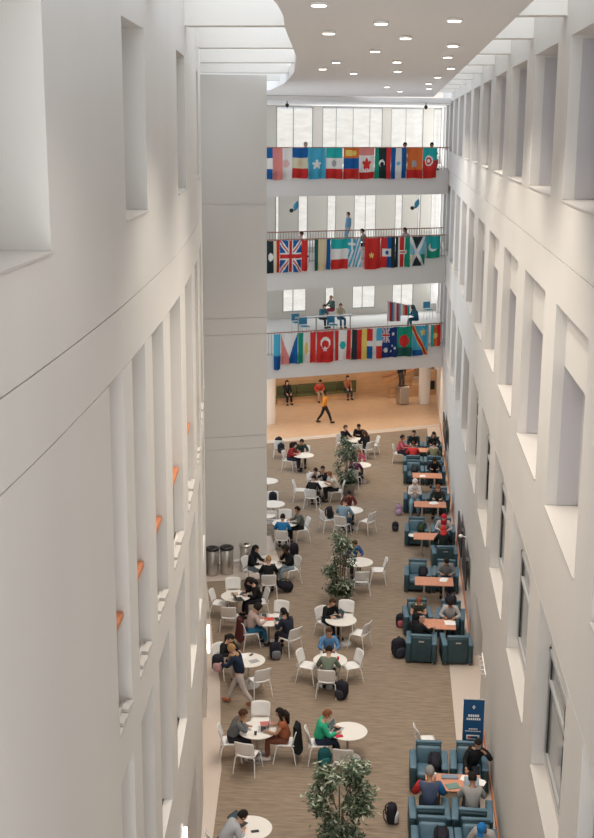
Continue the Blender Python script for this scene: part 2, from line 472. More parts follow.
for o_ in (7.25, 8.9):
    t = MB(); t.tube([(-.6, gy(-.6, o_), .95), (-.2, gy(-.2, o_), .98), (1.6, gy(1.6, o_), 1.75)], .035); t.build('handrail', ORANGE, st)

# railings along the galleries
def railing(z, off, label, xa=-6.6, xb=2.42):
    r = empty('railing', (xa, gy(xa, off), z), math.atan(.5), label, 'railing')
    L = (xb - xa) / math.cos(math.atan(.5))
    h = MB(); h.tube([(0, 0, 1.08), (L, 0, 1.08)], .03, 6); h.build('handrail', RAILWOOD, r)
    h = MB(); h.box(0, L, -.012, .012, .06, .09); h.build('bottom_rail', GREYMET, r)
    n = int(L / .145); base = None
    for k in range(min(n, 70)):
        if base is None:
            h = MB(); h.box(-.011, .011, -.011, .011, 0, 1.06); base = h.build('baluster', RAILWHITE, r); o = base
        else:
            o = base.copy(); col.objects.link(o); o.parent = r
        o.location = ((k + .5) * L / min(n, 70), 0, 0)
RAILWOOD = mat('rail_wood', (.42, .22, .16), .5)
RAILWHITE = mat('baluster_metal', (.30, .29, .28), .5)
railing(12.62, .12, 'balustrade with wooden handrail along the topmost gallery')
railing(8.45, .12, 'balustrade with wooden handrail along the front of the middle gallery')
railing(8.45, 4.6, 'second balustrade farther back on the middle gallery, behind the seated people')
railing(4.10, .12, 'balustrade along the lowest gallery with flags hung over it')

# ------------------------------------------------------------------ flags
FC = dict(r=(.62, .045, .04), dr=(.40, .03, .03), w=(.80, .79, .77), b=(.02, .12, .36), lb=(.08, .42, .62), sb=(.22, .52, .66), g=(.02, .30, .20),
          t=(.03, .42, .42), k=(.03, .045, .05), y=(.78, .60, .16), cr=(.72, .66, .48), tan=(.70, .58, .38), o=(.70, .17, .05), pk=(.72, .26, .24), dg=(.03, .12, .10), gy=(.40, .42, .42), nb=(.02, .05, .18))
FK = list(FC); FM = [mat('flag_' + k, FC[k], .8, trans=.45, spec=.1) for k in FK]
def star(s, t, cx, cy, r, asp=1.6):
    dx = s - cx; dy = (t - cy) * asp; d = math.hypot(dx, dy); a = math.atan2(dx, -dy)
    k = abs(((a / (2 * math.pi) * 5) + .5) % 1 - .5) * 2
    return d < r * (1 - .58 * k)
def dsk(s, t, cx, cy, r, asp=1.6): return math.hypot(s - cx, (t - cy) * asp) < r
def V(*c): return lambda s, t: c[min(int(s * len(c)), len(c) - 1)]
def Hb(*c): return lambda s, t: c[min(int(t * len(c)), len(c) - 1)]
def emb(base, *tests):
    def f(s, t):
        for fn, c in reversed(tests):
            if fn(s, t): return c
        return base(s, t)
    return f
def union(s, t):
    if abs(s - .5) < .075 or abs(t - .5) < .055: return 'r'
    if abs(s - .5) < .13 or abs(t - .5) < .10: return 'w'
    d = min(abs((s - .5) - (t - .5)), abs((s - .5) + (t - .5)))
    return 'r' if d < .035 else 'w' if d < .11 else 'b'
def greece(s, t):
    if s < .62 and t < .4: return 'w' if abs(s - .31) < .07 or abs(t - .2) < .045 else 'lb'
    return 'lb' if int((s * .9 + t * .6) * 8) % 2 else 'w'
def saf(s, t):
    if t < .42 and abs(s - .45) < .36 * (1 - t / .42): return 'k'
    if t > .66 and abs(s - .45) < .32 * (t - .66) / .34: return 'k'
    if abs(abs(s - .45) - .45 * abs(.55 - t) / .5) < .1: return 'w'
    return 'sb' if t < .6 else ('g' if s > .5 else 'cr')
def aus(s, t):
    if s < .5 and t < .5:
        u = union(s * 2, t * 2); return u
    for cx, cy, r in ((.25, .75, .12), (.75, .22, .09), (.62, .8, .07), (.88, .7, .06), (.72, .62, .05)):
        if dsk(s, t, cx, cy, r): return 'w'
    return 'nb'
def drc(s, t):
    d = s * 1.0 - t * .95
    if abs(d + .02) < .09: return 'r'
    if abs(d + .02) < .15: return 'y'
    if star(s, t, .68, .22, .22): return 'y'
    return 'lb' if t < .8 else 'b'  # darker blue at the foot paints the slab blocking the backlight
def dom(s, t):
    if abs(s - .5) < .13 or abs(t - .5) < .09: return 'w'
    return 'r' if (s < .5) == (t < .5) else ('lb' if t < .5 else 'b')  # upper blue painted paler as backlit, lower blue as shaded by the slab
def czech(s, t):
    if abs(s - .5) < .5 * (1 - t * 1.25): return 'w'
    return 'pk' if s < .5 else 'b'
def maple(s, t):
    return star(s, t, .5, .50, .30) or star(s, t, .5, .54, .26, 1.3) or (abs(s - .5) < .03 and .5 < t < .74)
def haiti(s, t):
    if .1 < s < .75 and .38 < t < .62: return 'b' if dsk(s, t, .42, .5, .12) else 'w'
    return 'r' if s < .4 else 'b' if s < .75 else 'k'
def kenya(s, t):
    if abs(t - .5) < .07 and .2 < s < .8: return 'r' if abs(s - .5) < .2 and abs(t - .5) < .03 else 'w'
    return 'k' if s < .2 else 'w' if s < .3 else 'r' if s < .58 else 'w' if s < .68 else 'g'
def cres(cx, cy, r): return lambda s, t: dsk(s, t, cx, cy, r) and not dsk(s, t, cx + r * .28, cy - .02, r * .78)
def cresL(cx, cy, r): return lambda s, t: dsk(s, t, cx, cy, r) and not dsk(s, t, cx, cy + r * .2, r * .72)
FLAGS = [
 # z top, list of (x0, x1, drop, pattern, label words)
 (13.71, [(-6.1, -5.73, 1.42, Hb('b', 'w', 'b'), 'blue and white striped flag half hidden by the pier, topmost row'),
   (-5.72, -4.88, 1.44, emb(V('pk', 'w'), (lambda s, t: dsk(s, t, .68, .5, .2) and int(s * 20 + t * 20) % 2, 'pk')), 'flag half red and half white, topmost row'),
   (-4.86, -4.18, 1.38, emb(Hb('b', 'cr', 'r'), (lambda s, t: dsk(s, t, .5, .5, .18), 'tan')), 'blue, cream and red banded flag with tan emblem, topmost row'),
   (-4.17, -3.38, 1.42, emb(V('lb'), (lambda s, t: star(s, t, .5, .53, .27), 'w')), 'light blue flag with one white star, topmost row'),
   (-3.37, -2.63, 1.42, emb(Hb('t', 'w', 'r'), (lambda s, t: dsk(s, t, .5, .5, .17), 'gy')), 'teal, white and red banded flag with grey emblem, topmost row'),
   (-2.58, -1.88, 1.44, emb(Hb('o', 'b', 'r'), (lambda s, t: abs(s - .35) < .22 and abs(t - .17) < .10 or dsk(s, t, .72, .17, .14), 'y')), 'orange, blue and red banded flag with yellow emblem, topmost row'),
   (-1.87, -1.16, 1.44, emb(lambda s, t: 'pk' if t < .24 else 'r' if t > .78 else 'w', (maple, 'r')), 'red and white flag with red leaf, topmost row'),  # paler red at the top paints the light coming through the cloth
   (-1.14, -.40, 1.44, emb(V('g', 'k', 'k', 'r'), (cresL(.45, .5, .2), 'w')), 'green, black and red striped flag with white crescent, topmost row'),
   (-.39, .33, 1.44, emb(V('b', 'w', 'b'), (lambda s, t: dsk(s, t, .5, .5, .1), 'sb')), 'blue, white, blue upright striped flag, topmost row'),
   (.37, 1.10, 1.44, emb(V('o'), (lambda s, t: abs(s - .48) < .18 * (.4 + t) and .42 < t < .62, 'gy'), (lambda s, t: t > .72, 'r')), 'orange red flag with grey emblem, topmost row'),  # darker bottom band paints the loss of backlight before the slab
   (1.13, 1.80, 1.44, emb(lambda s, t: 't' if t < .42 else 'r', (lambda s, t: dsk(s, t, .42, .42, .28), 'w'), (lambda s, t: dsk(s, t, .42, .42, .19), 'r'), (lambda s, t: dsk(s, t, .42, .42, .10), 'w')), 'teal over red flag with white ring, topmost row')]),
 (9.53, [(-6.0, -5.42, 1.5, lambda s, t: 'w' if dsk(s, t, .35, .5, .2) else 'k' if s < .55 else 'cr' if s < .75 else 'r', 'black, cream and red flag beside the pier, middle row'),
   (-5.40, -4.43, 1.5, union, 'blue flag with red and white crosses, middle row'),
   (-4.42, -4.16, 1.46, V('r'), 'narrow red flag fold beside the crossed flag, middle row'),
   (-3.85, -3.12, 1.46, V('dg', 'tan', 'tan', 'b'), 'dark green, tan and blue striped flag, middle row'),
   (-3.10, -2.32, 1.44, Hb('t', 'w', 'r'), 'teal, white and red banded flag, middle row'),
   (-2.31, -1.72, 1.36, greece, 'blue and white striped flag with a cross, middle row'),
   (-1.54, -.78, 1.50, emb(V('r'), (lambda s, t: star(s, t, .45, .55, .16), 'y')), 'red flag with small gold star, middle row'),
   (-.77, -.10, 1.46, haiti, 'red and blue flag with white centre box, middle row'),
   (-.08, .62, 1.46, kenya, 'black, red and green striped flag with red and white centre, middle row'),
   (.64, 1.36, 1.42, saf, 'flag with black triangles and white diagonals, middle row'),
   (1.42, 2.10, 1.08, emb(lambda s, t: 't' if t < .58 else 'g', (lambda s, t: dsk(s, t, .45, .5, .3) and not dsk(s, t, .56, .43, .26), 'w')), 'teal flag with white crescent hung lowest of the middle row', )]),
 (5.17, [(-5.66, -5.36, 1.72, V('lb') if False else (lambda s, t: 'b' if t > .6 else 'lb'), 'narrow blue flag hanging lowest, bottom row'),  # backlit upper blue and shaded lower blue put into the colour
   (-5.34, -4.59, 1.48, czech, 'flag with white triangle between red and blue, bottom row'),
   (-4.57, -4.33, 1.50, V('g'), 'narrow green flag fold, bottom row'),
   (-4.32, -4.03, 1.42, emb(V('w'), (lambda s, t: dsk(s, t, .5, .55, .35), 'y')), 'white flag fold with yellow emblem, bottom row'),
   (-4.01, -3.75, 1.50, V('r'), 'narrow red flag fold beside the crescent flag, bottom row'),
   (-3.70, -2.92, 1.52, emb(V('r'), (cresL(.5, .36, .30), 'w'), (lambda s, t: star(s, t, .5, .56, .15), 'w')), 'red flag with white crescent and star, bottom row'),
   (-2.86, -2.12, 1.46, emb(V('r', 'w', 'w', 'r'), (lambda s, t: abs(s - .5) < .2 - abs(t - .5) * .9 and abs(t - .5) < .12, 't')), 'red, white and red flag with teal emblem, bottom row'),
   (-2.06, -1.35, 1.50, V('k', 'r', 'y'), 'black, red and yellow upright striped flag, bottom row'),
   (-1.34, -.63, 1.50, dom, 'flag of red and blue quarters with white cross, bottom row'),
   (-.62, .10, 1.50, aus, 'dark blue flag with white stars and crossed corner, bottom row'),
   (.11, .84, 1.50, emb(lambda s, t: 'g' if t < .7 else 'dg', (lambda s, t: dsk(s, t, .48, .48, .34), 'r')), 'green flag with large red disc, bottom row'),  # dark green foot is painted shade where the slab lies behind
   (.85, 1.62, 1.50, drc, 'blue flag with red diagonal stripe and yellow star, bottom row'),
   (1.76, 2.24, 1.10, emb(V('t', 'o', 'r'), (lambda s, t: dsk(s, t, .5, .5, .22), 'y')), 'teal and red flag with gold emblem at the right end, bottom row')])]
for zt, fl in FLAGS:
    for fi, (x0, x1, drop, pat, lab) in enumerate(fl):
        g = MB(); nu = max(8, int((x1 - x0) * 44)); nv = 46; ph = random.random() * 6; am = .025
        def fn(u, v):
            x = x0 + (x1 - x0) * (u + .03 * math.sin(v * 3 + ph) * (u - .5))
            d = .10 + am * (1 + v) * math.sin(u * 9 * (x1 - x0) * 1.6 + ph + v * 1.5)
            sag = .03 * math.sin(u * math.pi) * (1 - v)
            p = Vector((x, gy(x), zt - drop * v * (1 + .012 * math.sin(ph + u * 5)) - sag)) + AN * d
            return p
        g.grid(fn, nu, nv)
        g.m = [FK.index(pat((i + .5) / nu, (j + .5) / nv)) for j in range(nv) for i in range(nu)]
        tag(g.build('flag', FM, smooth=True), 'cloth ' + lab, 'flag', 'flags hung along the gallery railings')

# ------------------------------------------------------------------ ceiling lights
CL = [(-1.0, 15.4), (.72, 17.58), (-.29, 18.03), (-1.13, 19.81), (.07, 20.85), (.92, 22.75), (-.49, 24.28), (.96, 26.19), (-.08, 28.06), (-1.44, 28.29), (1.22, 30.86), (-1.93, 31.31), (-.07, 32.43), (-1.24, 33.58), (1.06, 35.92), (.92, 40.93), (-.46, 44.07), (1.04, 45.68), (0, 48.98)]
ORD = 'nearest,second,third,fourth,fifth,sixth,seventh,eighth,ninth,tenth,eleventh,twelfth,thirteenth,fourteenth,fifteenth,sixteenth,seventeenth,eighteenth,farthest'.split(',')
for x, y in ((-.7, 3.5), (.7, 6.5), (-.9, 9.5), (.6, 12.5), (-1.6, 51.5), (.6, 53.0)):   # added spots without fittings to lift the near walls and warm the far carpet
    l = bpy.data.lights.new('spot_beam', 'SPOT'); l.energy = 100 if y < 20 else 1900; l.spot_size = R(120 if y < 20 else 48); l.spot_blend = .8; l.color = (1, .92, .82) if y < 20 else (1, .82, .58); l.shadow_soft_size = .12
    o = bpy.data.objects.new('spot_beam', l); col.objects.link(o); o.location = (x, y, 15.90)
for i, (x, y) in enumerate(CL):
    r = empty('ceiling_downlight', (x, y, 15.96), 0, 'round recessed light in the white ceiling, %s from the camera' % ORD[i], 'ceiling light', 'recessed lights in the ceiling')
    t = MB(); t.lathe([(.11, 0), (.11, .035)]); t.build('trim_ring', WHITE, r)
    t = MB(); t.lathe([(.088, -.012), (.088, -.002)]); t.build('lens', LAMP, r)
    l = bpy.data.lights.new('spot_beam', 'SPOT'); l.energy = 430; l.spot_size = R(110); l.spot_blend = .8; l.color = (1, .90, .77); l.shadow_soft_size = .12
    o = bpy.data.objects.new('spot_beam', l); col.objects.link(o); o.location = (x, y, 15.90)

# ------------------------------------------------------------------ orange rails inside the tall slots of the left wall
for i, (a, c) in enumerate(SL4):
    ox, oy = lx((a + c) / 2) - .12, (a + c) / 2
    ang = math.atan2(lx(c) - lx(a), c - a)
    r = empty('stair_rail', (ox, oy, 8.0), -ang, 'orange wooden rail across the %s tall slot of the left wall' % ('first second third fourth fifth sixth seventh eighth'.split()[i]), 'handrail', 'orange rails in the wall slots')
    L = (c - a) - .02
    t = MB(); t.rbox((0, 0, 1.08), (.10, L, .09), .03); t.build('handrail', ORANGE, r)
    for k in range(3):
        t = MB(); t.tube([(-.02, -L / 2 + L * (k + .5) / 3, 0.06), (-.02, -L / 2 + L * (k + .5) / 3, 1.04)], .012, 6); t.build('baluster', GREYMET, r)
# light tubes by the ground-floor openings of the left wall
for (x, y, z0, z1, lab) in ((-4.74, 29.9, .85, 1.65, 'tall glowing light tube at the foot of the curved left wall'), (-3.2, 17.55, 2.75, 3.4, 'short glowing light tube low on the left wall near the camera')):
    r = empty('wall_light', (x, y, z0), 0, lab, 'wall light')
    t = MB(); t.rbox((0, 0, (z1 - z0) / 2), (.06, .06, z1 - z0), .02); t.build('glowing_tube', LAMP, r)
    t = MB(); t.rbox((-.07, 0, (z1 - z0) / 2), (.05, .12, z1 - z0 + .06), .015); t.build('back_plate', WPLAST, r)

# ================================================================== people
PENDING = []
def skin_obj(name, verts, edges, rad, mats, parent, root=0, sub=1, extra=None):
    me = bpy.data.meshes.new(name); me.from_pydata([tuple(v) for v in verts], edges, []); me.update()
    o = bpy.data.objects.new(name, me); col.objects.link(o); o.parent = parent
    md = o.modifiers.new('s', 'SKIN'); md.use_smooth_shade = True
    lay = me.skin_vertices[0].data
    for i, r in enumerate(rad):
        lay[i].radius = r if isinstance(r, tuple) else (r, r)
        lay[i].use_root = (i == root)
    sb = o.modifiers.new('u', 'SUBSURF'); sb.levels = sub; sb.render_levels = sub
    PENDING.append((o, mats if isinstance(mats, (list, tuple)) else [mats], extra))
    return o
def flush():
    dg = bpy.context.evaluated_depsgraph_get(); dg.update()
    res = [bpy.data.meshes.new_from_object(o.evaluated_get(dg)) for o, m_, e in PENDING]
    for (o, mats, extra), me in zip(PENDING, res):
        o.modifiers.clear()
        old = o.data
        if extra is not None:
            bm = bmesh.new(); bm.from_mesh(me)
            for f in bm.faces: f.material_index = 0
            vs = [bm.verts.new(v) for v in extra.v]
            for f, mi in zip(extra.f, extra.m):
                try:
                    nf = bm.faces.new([vs[k] for k in f]); nf.material_index = mi; nf.smooth = True
                except ValueError: pass
            bm.to_mesh(me); bm.free()
        me.name = old.name + '_mesh'
        o.data = me
        me.materials.clear()
        for q in mats: me.materials.append(q)
        for p in me.polygons: p.use_smooth = True
    PENDING.clear()
def ik(S, T, l1, l2, pole):
    S = Vector(S); T = Vector(T); d = T - S; L = min(d.length, (l1 + l2) * .995)
    d = d.normalized(); T = S + d * L
    a = (l1 * l1 - l2 * l2 + L * L) / (2 * L); h = math.sqrt(max(l1 * l1 - a * a, 0))
    p = Vector(pole); p = (p - d * p.dot(d)).normalized()
    return S + d * a + p * h, T
HAIRC = dict(black=(.018, .014, .012), brown=(.07, .035, .02), light=(.34, .20, .09), grey=(.25, .24, .23), auburn=(.22, .08, .04))
def person(label, loc, rz, top, legs, skin=0, hair='black', style='short', shoes=(.03, .03, .03), pose='sit', lean=.30, pitch=.5, yaw=0.0,
           hands=None, cover=None, sleeves=True, z0=0.0, group=None, scale=1.0, sleeve2=None, hatc=None, roll=0.0, seat=.54):
    r = empty('person', (loc[0], loc[1], z0), rz, label, 'person', group)
    r.scale = (scale,) * 3
    hz = seat if pose == 'sit' else .93
    hip = Vector((0, 0, hz))
    up = Vector((math.sin(roll), math.sin(lean), math.cos(lean) * math.cos(roll))).normalized()
    bel = hip + up * .20; che = hip + up * .38; nk = hip + up * .50 + Vector((0, .015, 0))
    fw = Vector((0, math.cos(lean), -math.sin(lean)))
    sh = {-1: hip + up * .45 + Vector((-.165, 0, 0)), 1: hip + up * .45 + Vector((.165, 0, 0))}
    # head frame
    hp = lean * .5 + pitch * .6
    hu = Vector((0, math.sin(hp), math.cos(hp)))
    hd0 = nk + hu * .075; hc = nk + hu * .165; ht = nk + hu * .235
    rot = Matrix.Rotation(yaw, 3, 'Z') @ Matrix.Rotation(-(lean * .4 + pitch), 3, 'X')
    if hands is None: hands = ((-.16, .42, .78), (.16, .42, .78))
    V_, E_, Rr = [], [], []
    def add(p, rad, par=None):
        V_.append(Vector(p)); Rr.append(rad)
        if par is not None: E_.append((par, len(V_) - 1))
        return len(V_) - 1
    i0 = add(hip, .08); i1 = add(bel, .095, i0); i2 = add(che, .105, i1); i3 = add(nk, .055, i2); i4 = add(hd0, .058, i3); i5 = add(hc, .088, i4); i6 = add(ht, .06, i5)
    J = {}
    for sd in (-1, 1):
        T = hands[0] if sd < 0 else hands[1]
        el, wr = ik(sh[sd], T, .27, .24, (sd * .7, -.35, -.8))
        d = (wr - el).normalized(); pm = wr + d * .06
        a = add(sh[sd], .062, i2); b_ = add(el, .044, a); c = add(wr, .03, b_); e = add(pm, .036, c)
        J[sd] = (sh[sd], el, wr, pm, d)
    K = {}
    for sd in (-1, 1):
        hj = hip + Vector((sd * .085, .02, -.02))
        if pose == 'sit':
            kn = Vector((sd * .12, .43, hz - .02)); an = Vector((sd * .13, .44 + .03 * sd, .09)); to = an + Vector((sd * .02, .15, -.045))
        else:
            if pose == 'walk': tgt = Vector((sd * .07, .36 * sd, .09 + (.05 if sd < 0 else 0)))
            else: tgt = Vector((sd * .10, .02, .08))
            kn, an = ik(hj, tgt, .45, .42, (0, 1, .1)); to = an + Vector((0, .15, -.04))
        a = add(hj, .07, i0); b_ = add(kn, .055, a); c = add(an, .038, b_); add(to, .034, c)
        K[sd] = (hj, kn, an, to)
    ex = MB(); ex.mi = 0
    for sd in (-1, 1):   # five fingers each, bent, thumb from the side of the palm
        S_, el, wr, pm, d = J[sd]
        side = d.cross(Vector((0, 0, 1))).normalized() * sd; dn = side.cross(d).normalized()
        if dn.z > 0: dn = -dn
        for k in range(4):
            o_ = (k - 1.5) * .018; Ln = (.062, .075, .07, .055)[k]
            p0 = pm + side * o_; p1 = p0 + d * Ln * .6 + dn * .008; p2 = p1 + d * Ln * .3 + dn * .022
            ex.tube([p0 - d * .01, p1, p2], [.009, .0085, .007], 6)
        p0 = pm - side * .03 - d * .02; ex.tube([p0 + side * .015, p0 - side * .02 + d * .025, p0 - side * .022 + d * .05 + dn * .01], [.012, .010, .008], 6)
    # face: nose, ears, eyes, mouth, chin
    def hp_(x, y, z): return hc + rot @ Vector((x, y, z))
    ex.ell(hp_(0, .01, 0), (.078, .098, .115), 2.1, 14, 10, rot)
    ex.ell(hp_(0, .105, -.012), (.013, .018, .024), 2, 8, 6, rot)
    for sd in (-1, 1): ex.ell(hp_(sd * .082, 0, -.005), (.012, .022, .032), 2, 8, 6, rot)
    ex.mi = 1
    for sd in (-1, 1): ex.ell(hp_(sd * .032, .094, .018), (.012, .008, .006), 2, 8, 4, rot)
    ex.ell(hp_(0, .097, -.055), (.024, .008, .005), 2, 8, 4, rot)
    skin_obj('body', V_, E_, Rr, [SKIN[skin], EYE], r, 0, 1, ex)
    tc_, lc_ = cloth(top), cloth(legs)
    # top with sleeves
    v = [hip - up * (.01 if pose == 'sit' else .09), bel, che, nk - up * .03]; e = [(0, 1), (1, 2), (2, 3)]; q = [.170, .155, .16, .085]
    for sd in (-1, 1):
        S_, el, wr, pm, d = J[sd]
        if sleeves:
            n = len(v); v += [S_, el, wr - d * .01]; e += [(2, n), (n, n + 1), (n + 1, n + 2)]; q += [.084, .064, .046]
        else:
            n = len(v); v += [S_, S_.lerp(el, .55)]; e += [(2, n), (n, n + 1)]; q += [.084, .068]
    skin_obj('jacket' if sleeves else 'shirt', v, e, q, tc_, r, 0, 1)
    if sleeve2:
        for sd in (-1, 1):
            S_, el, wr, pm, d = J[sd]
            g = MB(); g.tube([S_ + Vector((sd * .0, 0, .0)), S_.lerp(el, .5), el, el.lerp(wr, .5), wr], [.082, .078, .068, .06, .05], 12)
            g.build('sleeve', cloth(sleeve2[0 if sd < 0 else 1]), r, True)
    v = [hip + up * (.06 if pose == 'sit' else .09), hip + Vector((0, .01, -.02))]; e = [(0, 1)]; q = [.15, .13]
    for sd in (-1, 1):
        hj, kn, an, to = K[sd]; n = len(v)
        v += [hj, kn, an + Vector((0, 0, .02))]; e += [(1, n), (n, n + 1), (n + 1, n + 2)]; q += [.108, .078, .06]
    skin_obj('trousers', v, e, q, lc_, r, 0, 1)
    for sd in (-1, 1):
        hj, kn, an, to = K[sd]
        g = MB(); d = (to - an); d.z = 0; d.normalize(); rq = Vector((0, 1, 0)).rotation_difference(d).to_matrix()
        g.ell(Vector((an.x, an.y, max(an.z - .035, .05))) + d * .06, (.05, .135, .05), 2.6, 12, 6, rq)
        g.build('shoe', cloth(shoes), r, True)
    # hair or head covering
    hm = cloth(HAIRC[hair]) if hatc is None else cloth(hatc)
    g = MB(); inv = rot.transposed()
    def keepf(ymax, zlow):
        def kf(c):
            l = inv @ c
            return not (l.y > ymax and l.z < .06) and l.z > zlow
        return kf
    if style in ('short', 'bun', 'pony', 'long', 'curly'):
        zl = -.05 if style in ('short',) else -.09
        rr = (.093, .112, .128) if style != 'curly' else (.125, .135, .15)
        g.ell(hp_(0, -.004, .012), rr, 2, 18, 12, rot, keepf(.035, zl))
        if style == 'bun': g.ell(hp_(0, -.09, .09), (.045, .045, .045), 2, 12, 8, rot)
        if style in ('long', 'pony'):
            p0 = hp_(0, -.08, .0 if style == 'long' else .05); p1 = hp_(0, -.13, -.10); p2 = p1 + Vector((0, -.03, -.22))
            g.tube([p0, p1, p2], [.085, .075, .035] if style == 'long' else [.035, .04, .02], 12)
            if style == 'long':
                for sd in (-1, 1): g.tube([hp_(sd * .07, 0, .03), hp_(sd * .085, .01, -.08), hp_(sd * .08, .0, -.18)], [.035, .035, .02], 8)
        g.build('hair', hm, r, True)
    elif style in ('hijab', 'hood'):
        g.ell(hp_(0, -.01, .008), (.108, .125, .145), 2, 18, 12, rot, keepf(.055, -.5))
        g.tube([hp_(0, -.03, -.06), nk - up * .02, nk - up * .08], [.10, .12, .14], 16)
        g.build('headscarf' if style == 'hijab' else 'hood', hm, r, True)
    elif style == 'cap':
        g.ell(hp_(0, 0, .02), (.096, .112, .128), 2, 18, 12, rot, lambda c: (inv @ c).z > .02)
        g.rbox(hp_(0, .13, .045), (.13, .10, .015), .006, rot)
        g.build('cap', hm, r, True)
    if cover == 'mask':
        k = MB(); k.ell(hp_(0, .05, -.045), (.062, .068, .045), 2.3, 12, 8, rot); k.build('face_mask', cloth((.25, .42, .50)), r, True)
    if cover == 'scarf':
        k = MB(); k.tube([nk + Vector((.09 * math.cos(t), .09 * math.sin(t) + .01, -.01)) for t in [i * math.pi / 5 for i in range(11)]], .045, 8)
        k.tube([nk + Vector((.03, .10, 0)), nk + Vector((.05, .16, -.15)), nk + Vector((.05, .17, -.32))], [.04, .05, .035], 8); k.build('scarf', cloth((.42, .26, .14)), r, True)
    return r

# ================================================================== furniture
def cafe_chair():
    r = empty('cafe_chair')
    g = MB()
    def seat(u, v):
        x = (u - .5) * .46; y = (v - .5) * .44
        return Vector((x * (1 - .08 * abs(v - .5)), y, .455 - .018 * (1 - (2 * u - 1) ** 2) - .03 * max(0, v - .8) * 3))
    g.grid(seat, 8, 8); g.build('seat', WPLAST, r, True, solid=-.018)
    g = MB()
    def back(u, v):
        a = (u - .5); x = a * (.46 + .02 * v)
        return Vector((x * (1 - .1 * max(0, v - .8) * 5 * abs(a)), -.215 - .10 * v + .06 * (4 * a * a), .50 + .36 * v - .03 * max(0, v - .7) * (2 * a) ** 4 * 3))
    g.grid(back, 10, 8); g.build('backrest', WPLAST, r, True, solid=-.016)
    for sx in (-1, 1):
        g = MB(); g.tube([(sx * .19, -.16, .44), (sx * .2, -.24, .46), (sx * .2, -.245, .56)], .013, 6); g.build('back_bracket', WPLAST, r)
        for sy in (-1, 1):
            g = MB(); g.tube([(sx * .17, sy * .14, .44), (sx * .235, sy * .20, .40), (sx * .27, sy * .27, .0)], [.014, .015, .012], 8); g.build('leg', WPLAST, r)
    return r
def round_table():
    r = empty('round_table')
    g = MB(); g.lathe([(.43, .70), (.455, .71), (.455, .722), (.45, .728)], seg=40); g.build('tabletop', WTABLE, r)
    g = MB(); g.lathe([(.035, .03), (.035, .66), (.12, .70)], seg=16); g.build('column', CHROME, r)
    g = MB(); g.lathe([(.31, .0), (.31, .012), (.06, .035), (.04, .045)], seg=36); g.build('base', CHROME, r)
    return r
def armchair():
    r = empty('armchair')
    W = .86; D = .84
    g = MB(); g.rbox((0, -.01, .22), (W - .30, D - .12, .24), .03); g.build('base', LSHELL, r, False)
    for sx in (-1, 1):
        a = empty_part(r)
        g = MB(); g.rbox((sx * (W / 2 - .075), 0, .33), (.15, D, .54), .05); o = g.build('armrest', LSHELL, r, True)
        g = MB(); g.rbox((sx * (W / 2 - .075), 0, .615), (.158, D + .01, .06), .028); g.build('arm_pad', LEATHER, o, True)
    g = MB(); g.rbox((0, -.355, .45), (W - .28, .13, .78), .045, Matrix.Rotation(R(6), 3, 'X')); o = g.build('back_shell', LSHELL, r, True)
    g = MB(); g.rbox((0, -.385, .86), (W - .26, .10, .07), .03, Matrix.Rotation(R(6), 3, 'X')); g.build('top_pad', LEATHER, o, True)
    g = MB(); g.rbox((0, -.475, .71), (.15, .012, .04), .006); g.build('pull_handle', CHROME, o)
    g = MB(); g.rbox((0, -.235, .62), (W - .31, .15, .40), .06, Matrix.Rotation(R(14), 3, 'X')); g.build('back_cushion', LEATHER, r, True)
    g = MB(); g.rbox((0, .08, .39), (W - .31, .60, .16), .06); g.build('seat_cushion', LEATHER, r, True)
    for sx in (-1, 1):
        for sy in (-1, 1):
            g = MB(); g.lathe([(.02, 0), (.026, .08)], (sx * .33, sy * .33, 0), 10); g.build('foot', CHROME, r)
    return r
def empty_part(r): return r
def work_table(L=1.2, D=.72):
    r = empty('work_table')
    g = MB(); g.rbox((0, 0, .715), (L, D, .03), .008); g.build('tabletop', TABLEWOOD, r)
    for sx in (-1, 1):
        g = MB(); g.tube([(sx * (L / 2 - .3), 0, .03), (sx * (L / 2 - .3), 0, .70)], .035, 12); g.build('column', CHROME, r)
        g = MB(); g.rbox((sx * (L / 2 - .3), 0, .02), (.07, .52, .03), .01); g.build('foot', CHROME, r)
    return r
PROTO = {}
def place(kind, maker, loc, rz, label, cat, group=None, z=0):
    if kind not in PROTO:
        PROTO[kind] = maker(); o = PROTO[kind]
    else: o = copy_tree(PROTO[kind])
    o.location = (loc[0], loc[1], z); o.rotation_euler = (0, 0, rz)
    for k in ('label', 'category', 'group'):
        if k in o: del o[k]
    return tag(o, label, cat, group)

# small belongings
def backpack(loc, rz, label, c=(.02, .022, .03), z=0, lie=False, cat='bag', trim=None, s=1.0):
    r = empty('backpack', (loc[0], loc[1], z), rz, label, cat); r.scale = (s,) * 3
    rot = Matrix.Rotation(R(75), 3, 'X') if lie else Matrix()
    off = Vector((0, .1, -.02)) if lie else Vector((0, 0, 0))
    P = lambda x, y, q: rot @ Vector((x, y, q)) + (Vector((0, .18, .13)) if lie else Vector())
    g = MB(); g.ell(P(0, 0, .23), (.16, .11, .23), 3, 16, 12, rot); g.build('main_bag', cloth(c), r, True)
    g = MB(); g.ell(P(0, -.10, .15), (.12, .06, .12), 3, 14, 8, rot); g.build('front_pocket', cloth(trim or tuple(x * 1.5 + .01 for x in c)), r, True)
    for sx in (-1, 1):
        g = MB(); g.tube([P(sx * .08, .08, .42), P(sx * .09, .16, .32), P(sx * .10, .15, .14), P(sx * .10, .09, .05)], .014, 6); g.build('strap', BLACK, r, True)
    g = MB(); g.tube([P(-.03, .02, .45), P(-.02, .02, .49), P(.02, .02, .49), P(.03, .02, .45)], .009, 6); g.build('handle', BLACK, r, True)
    return r
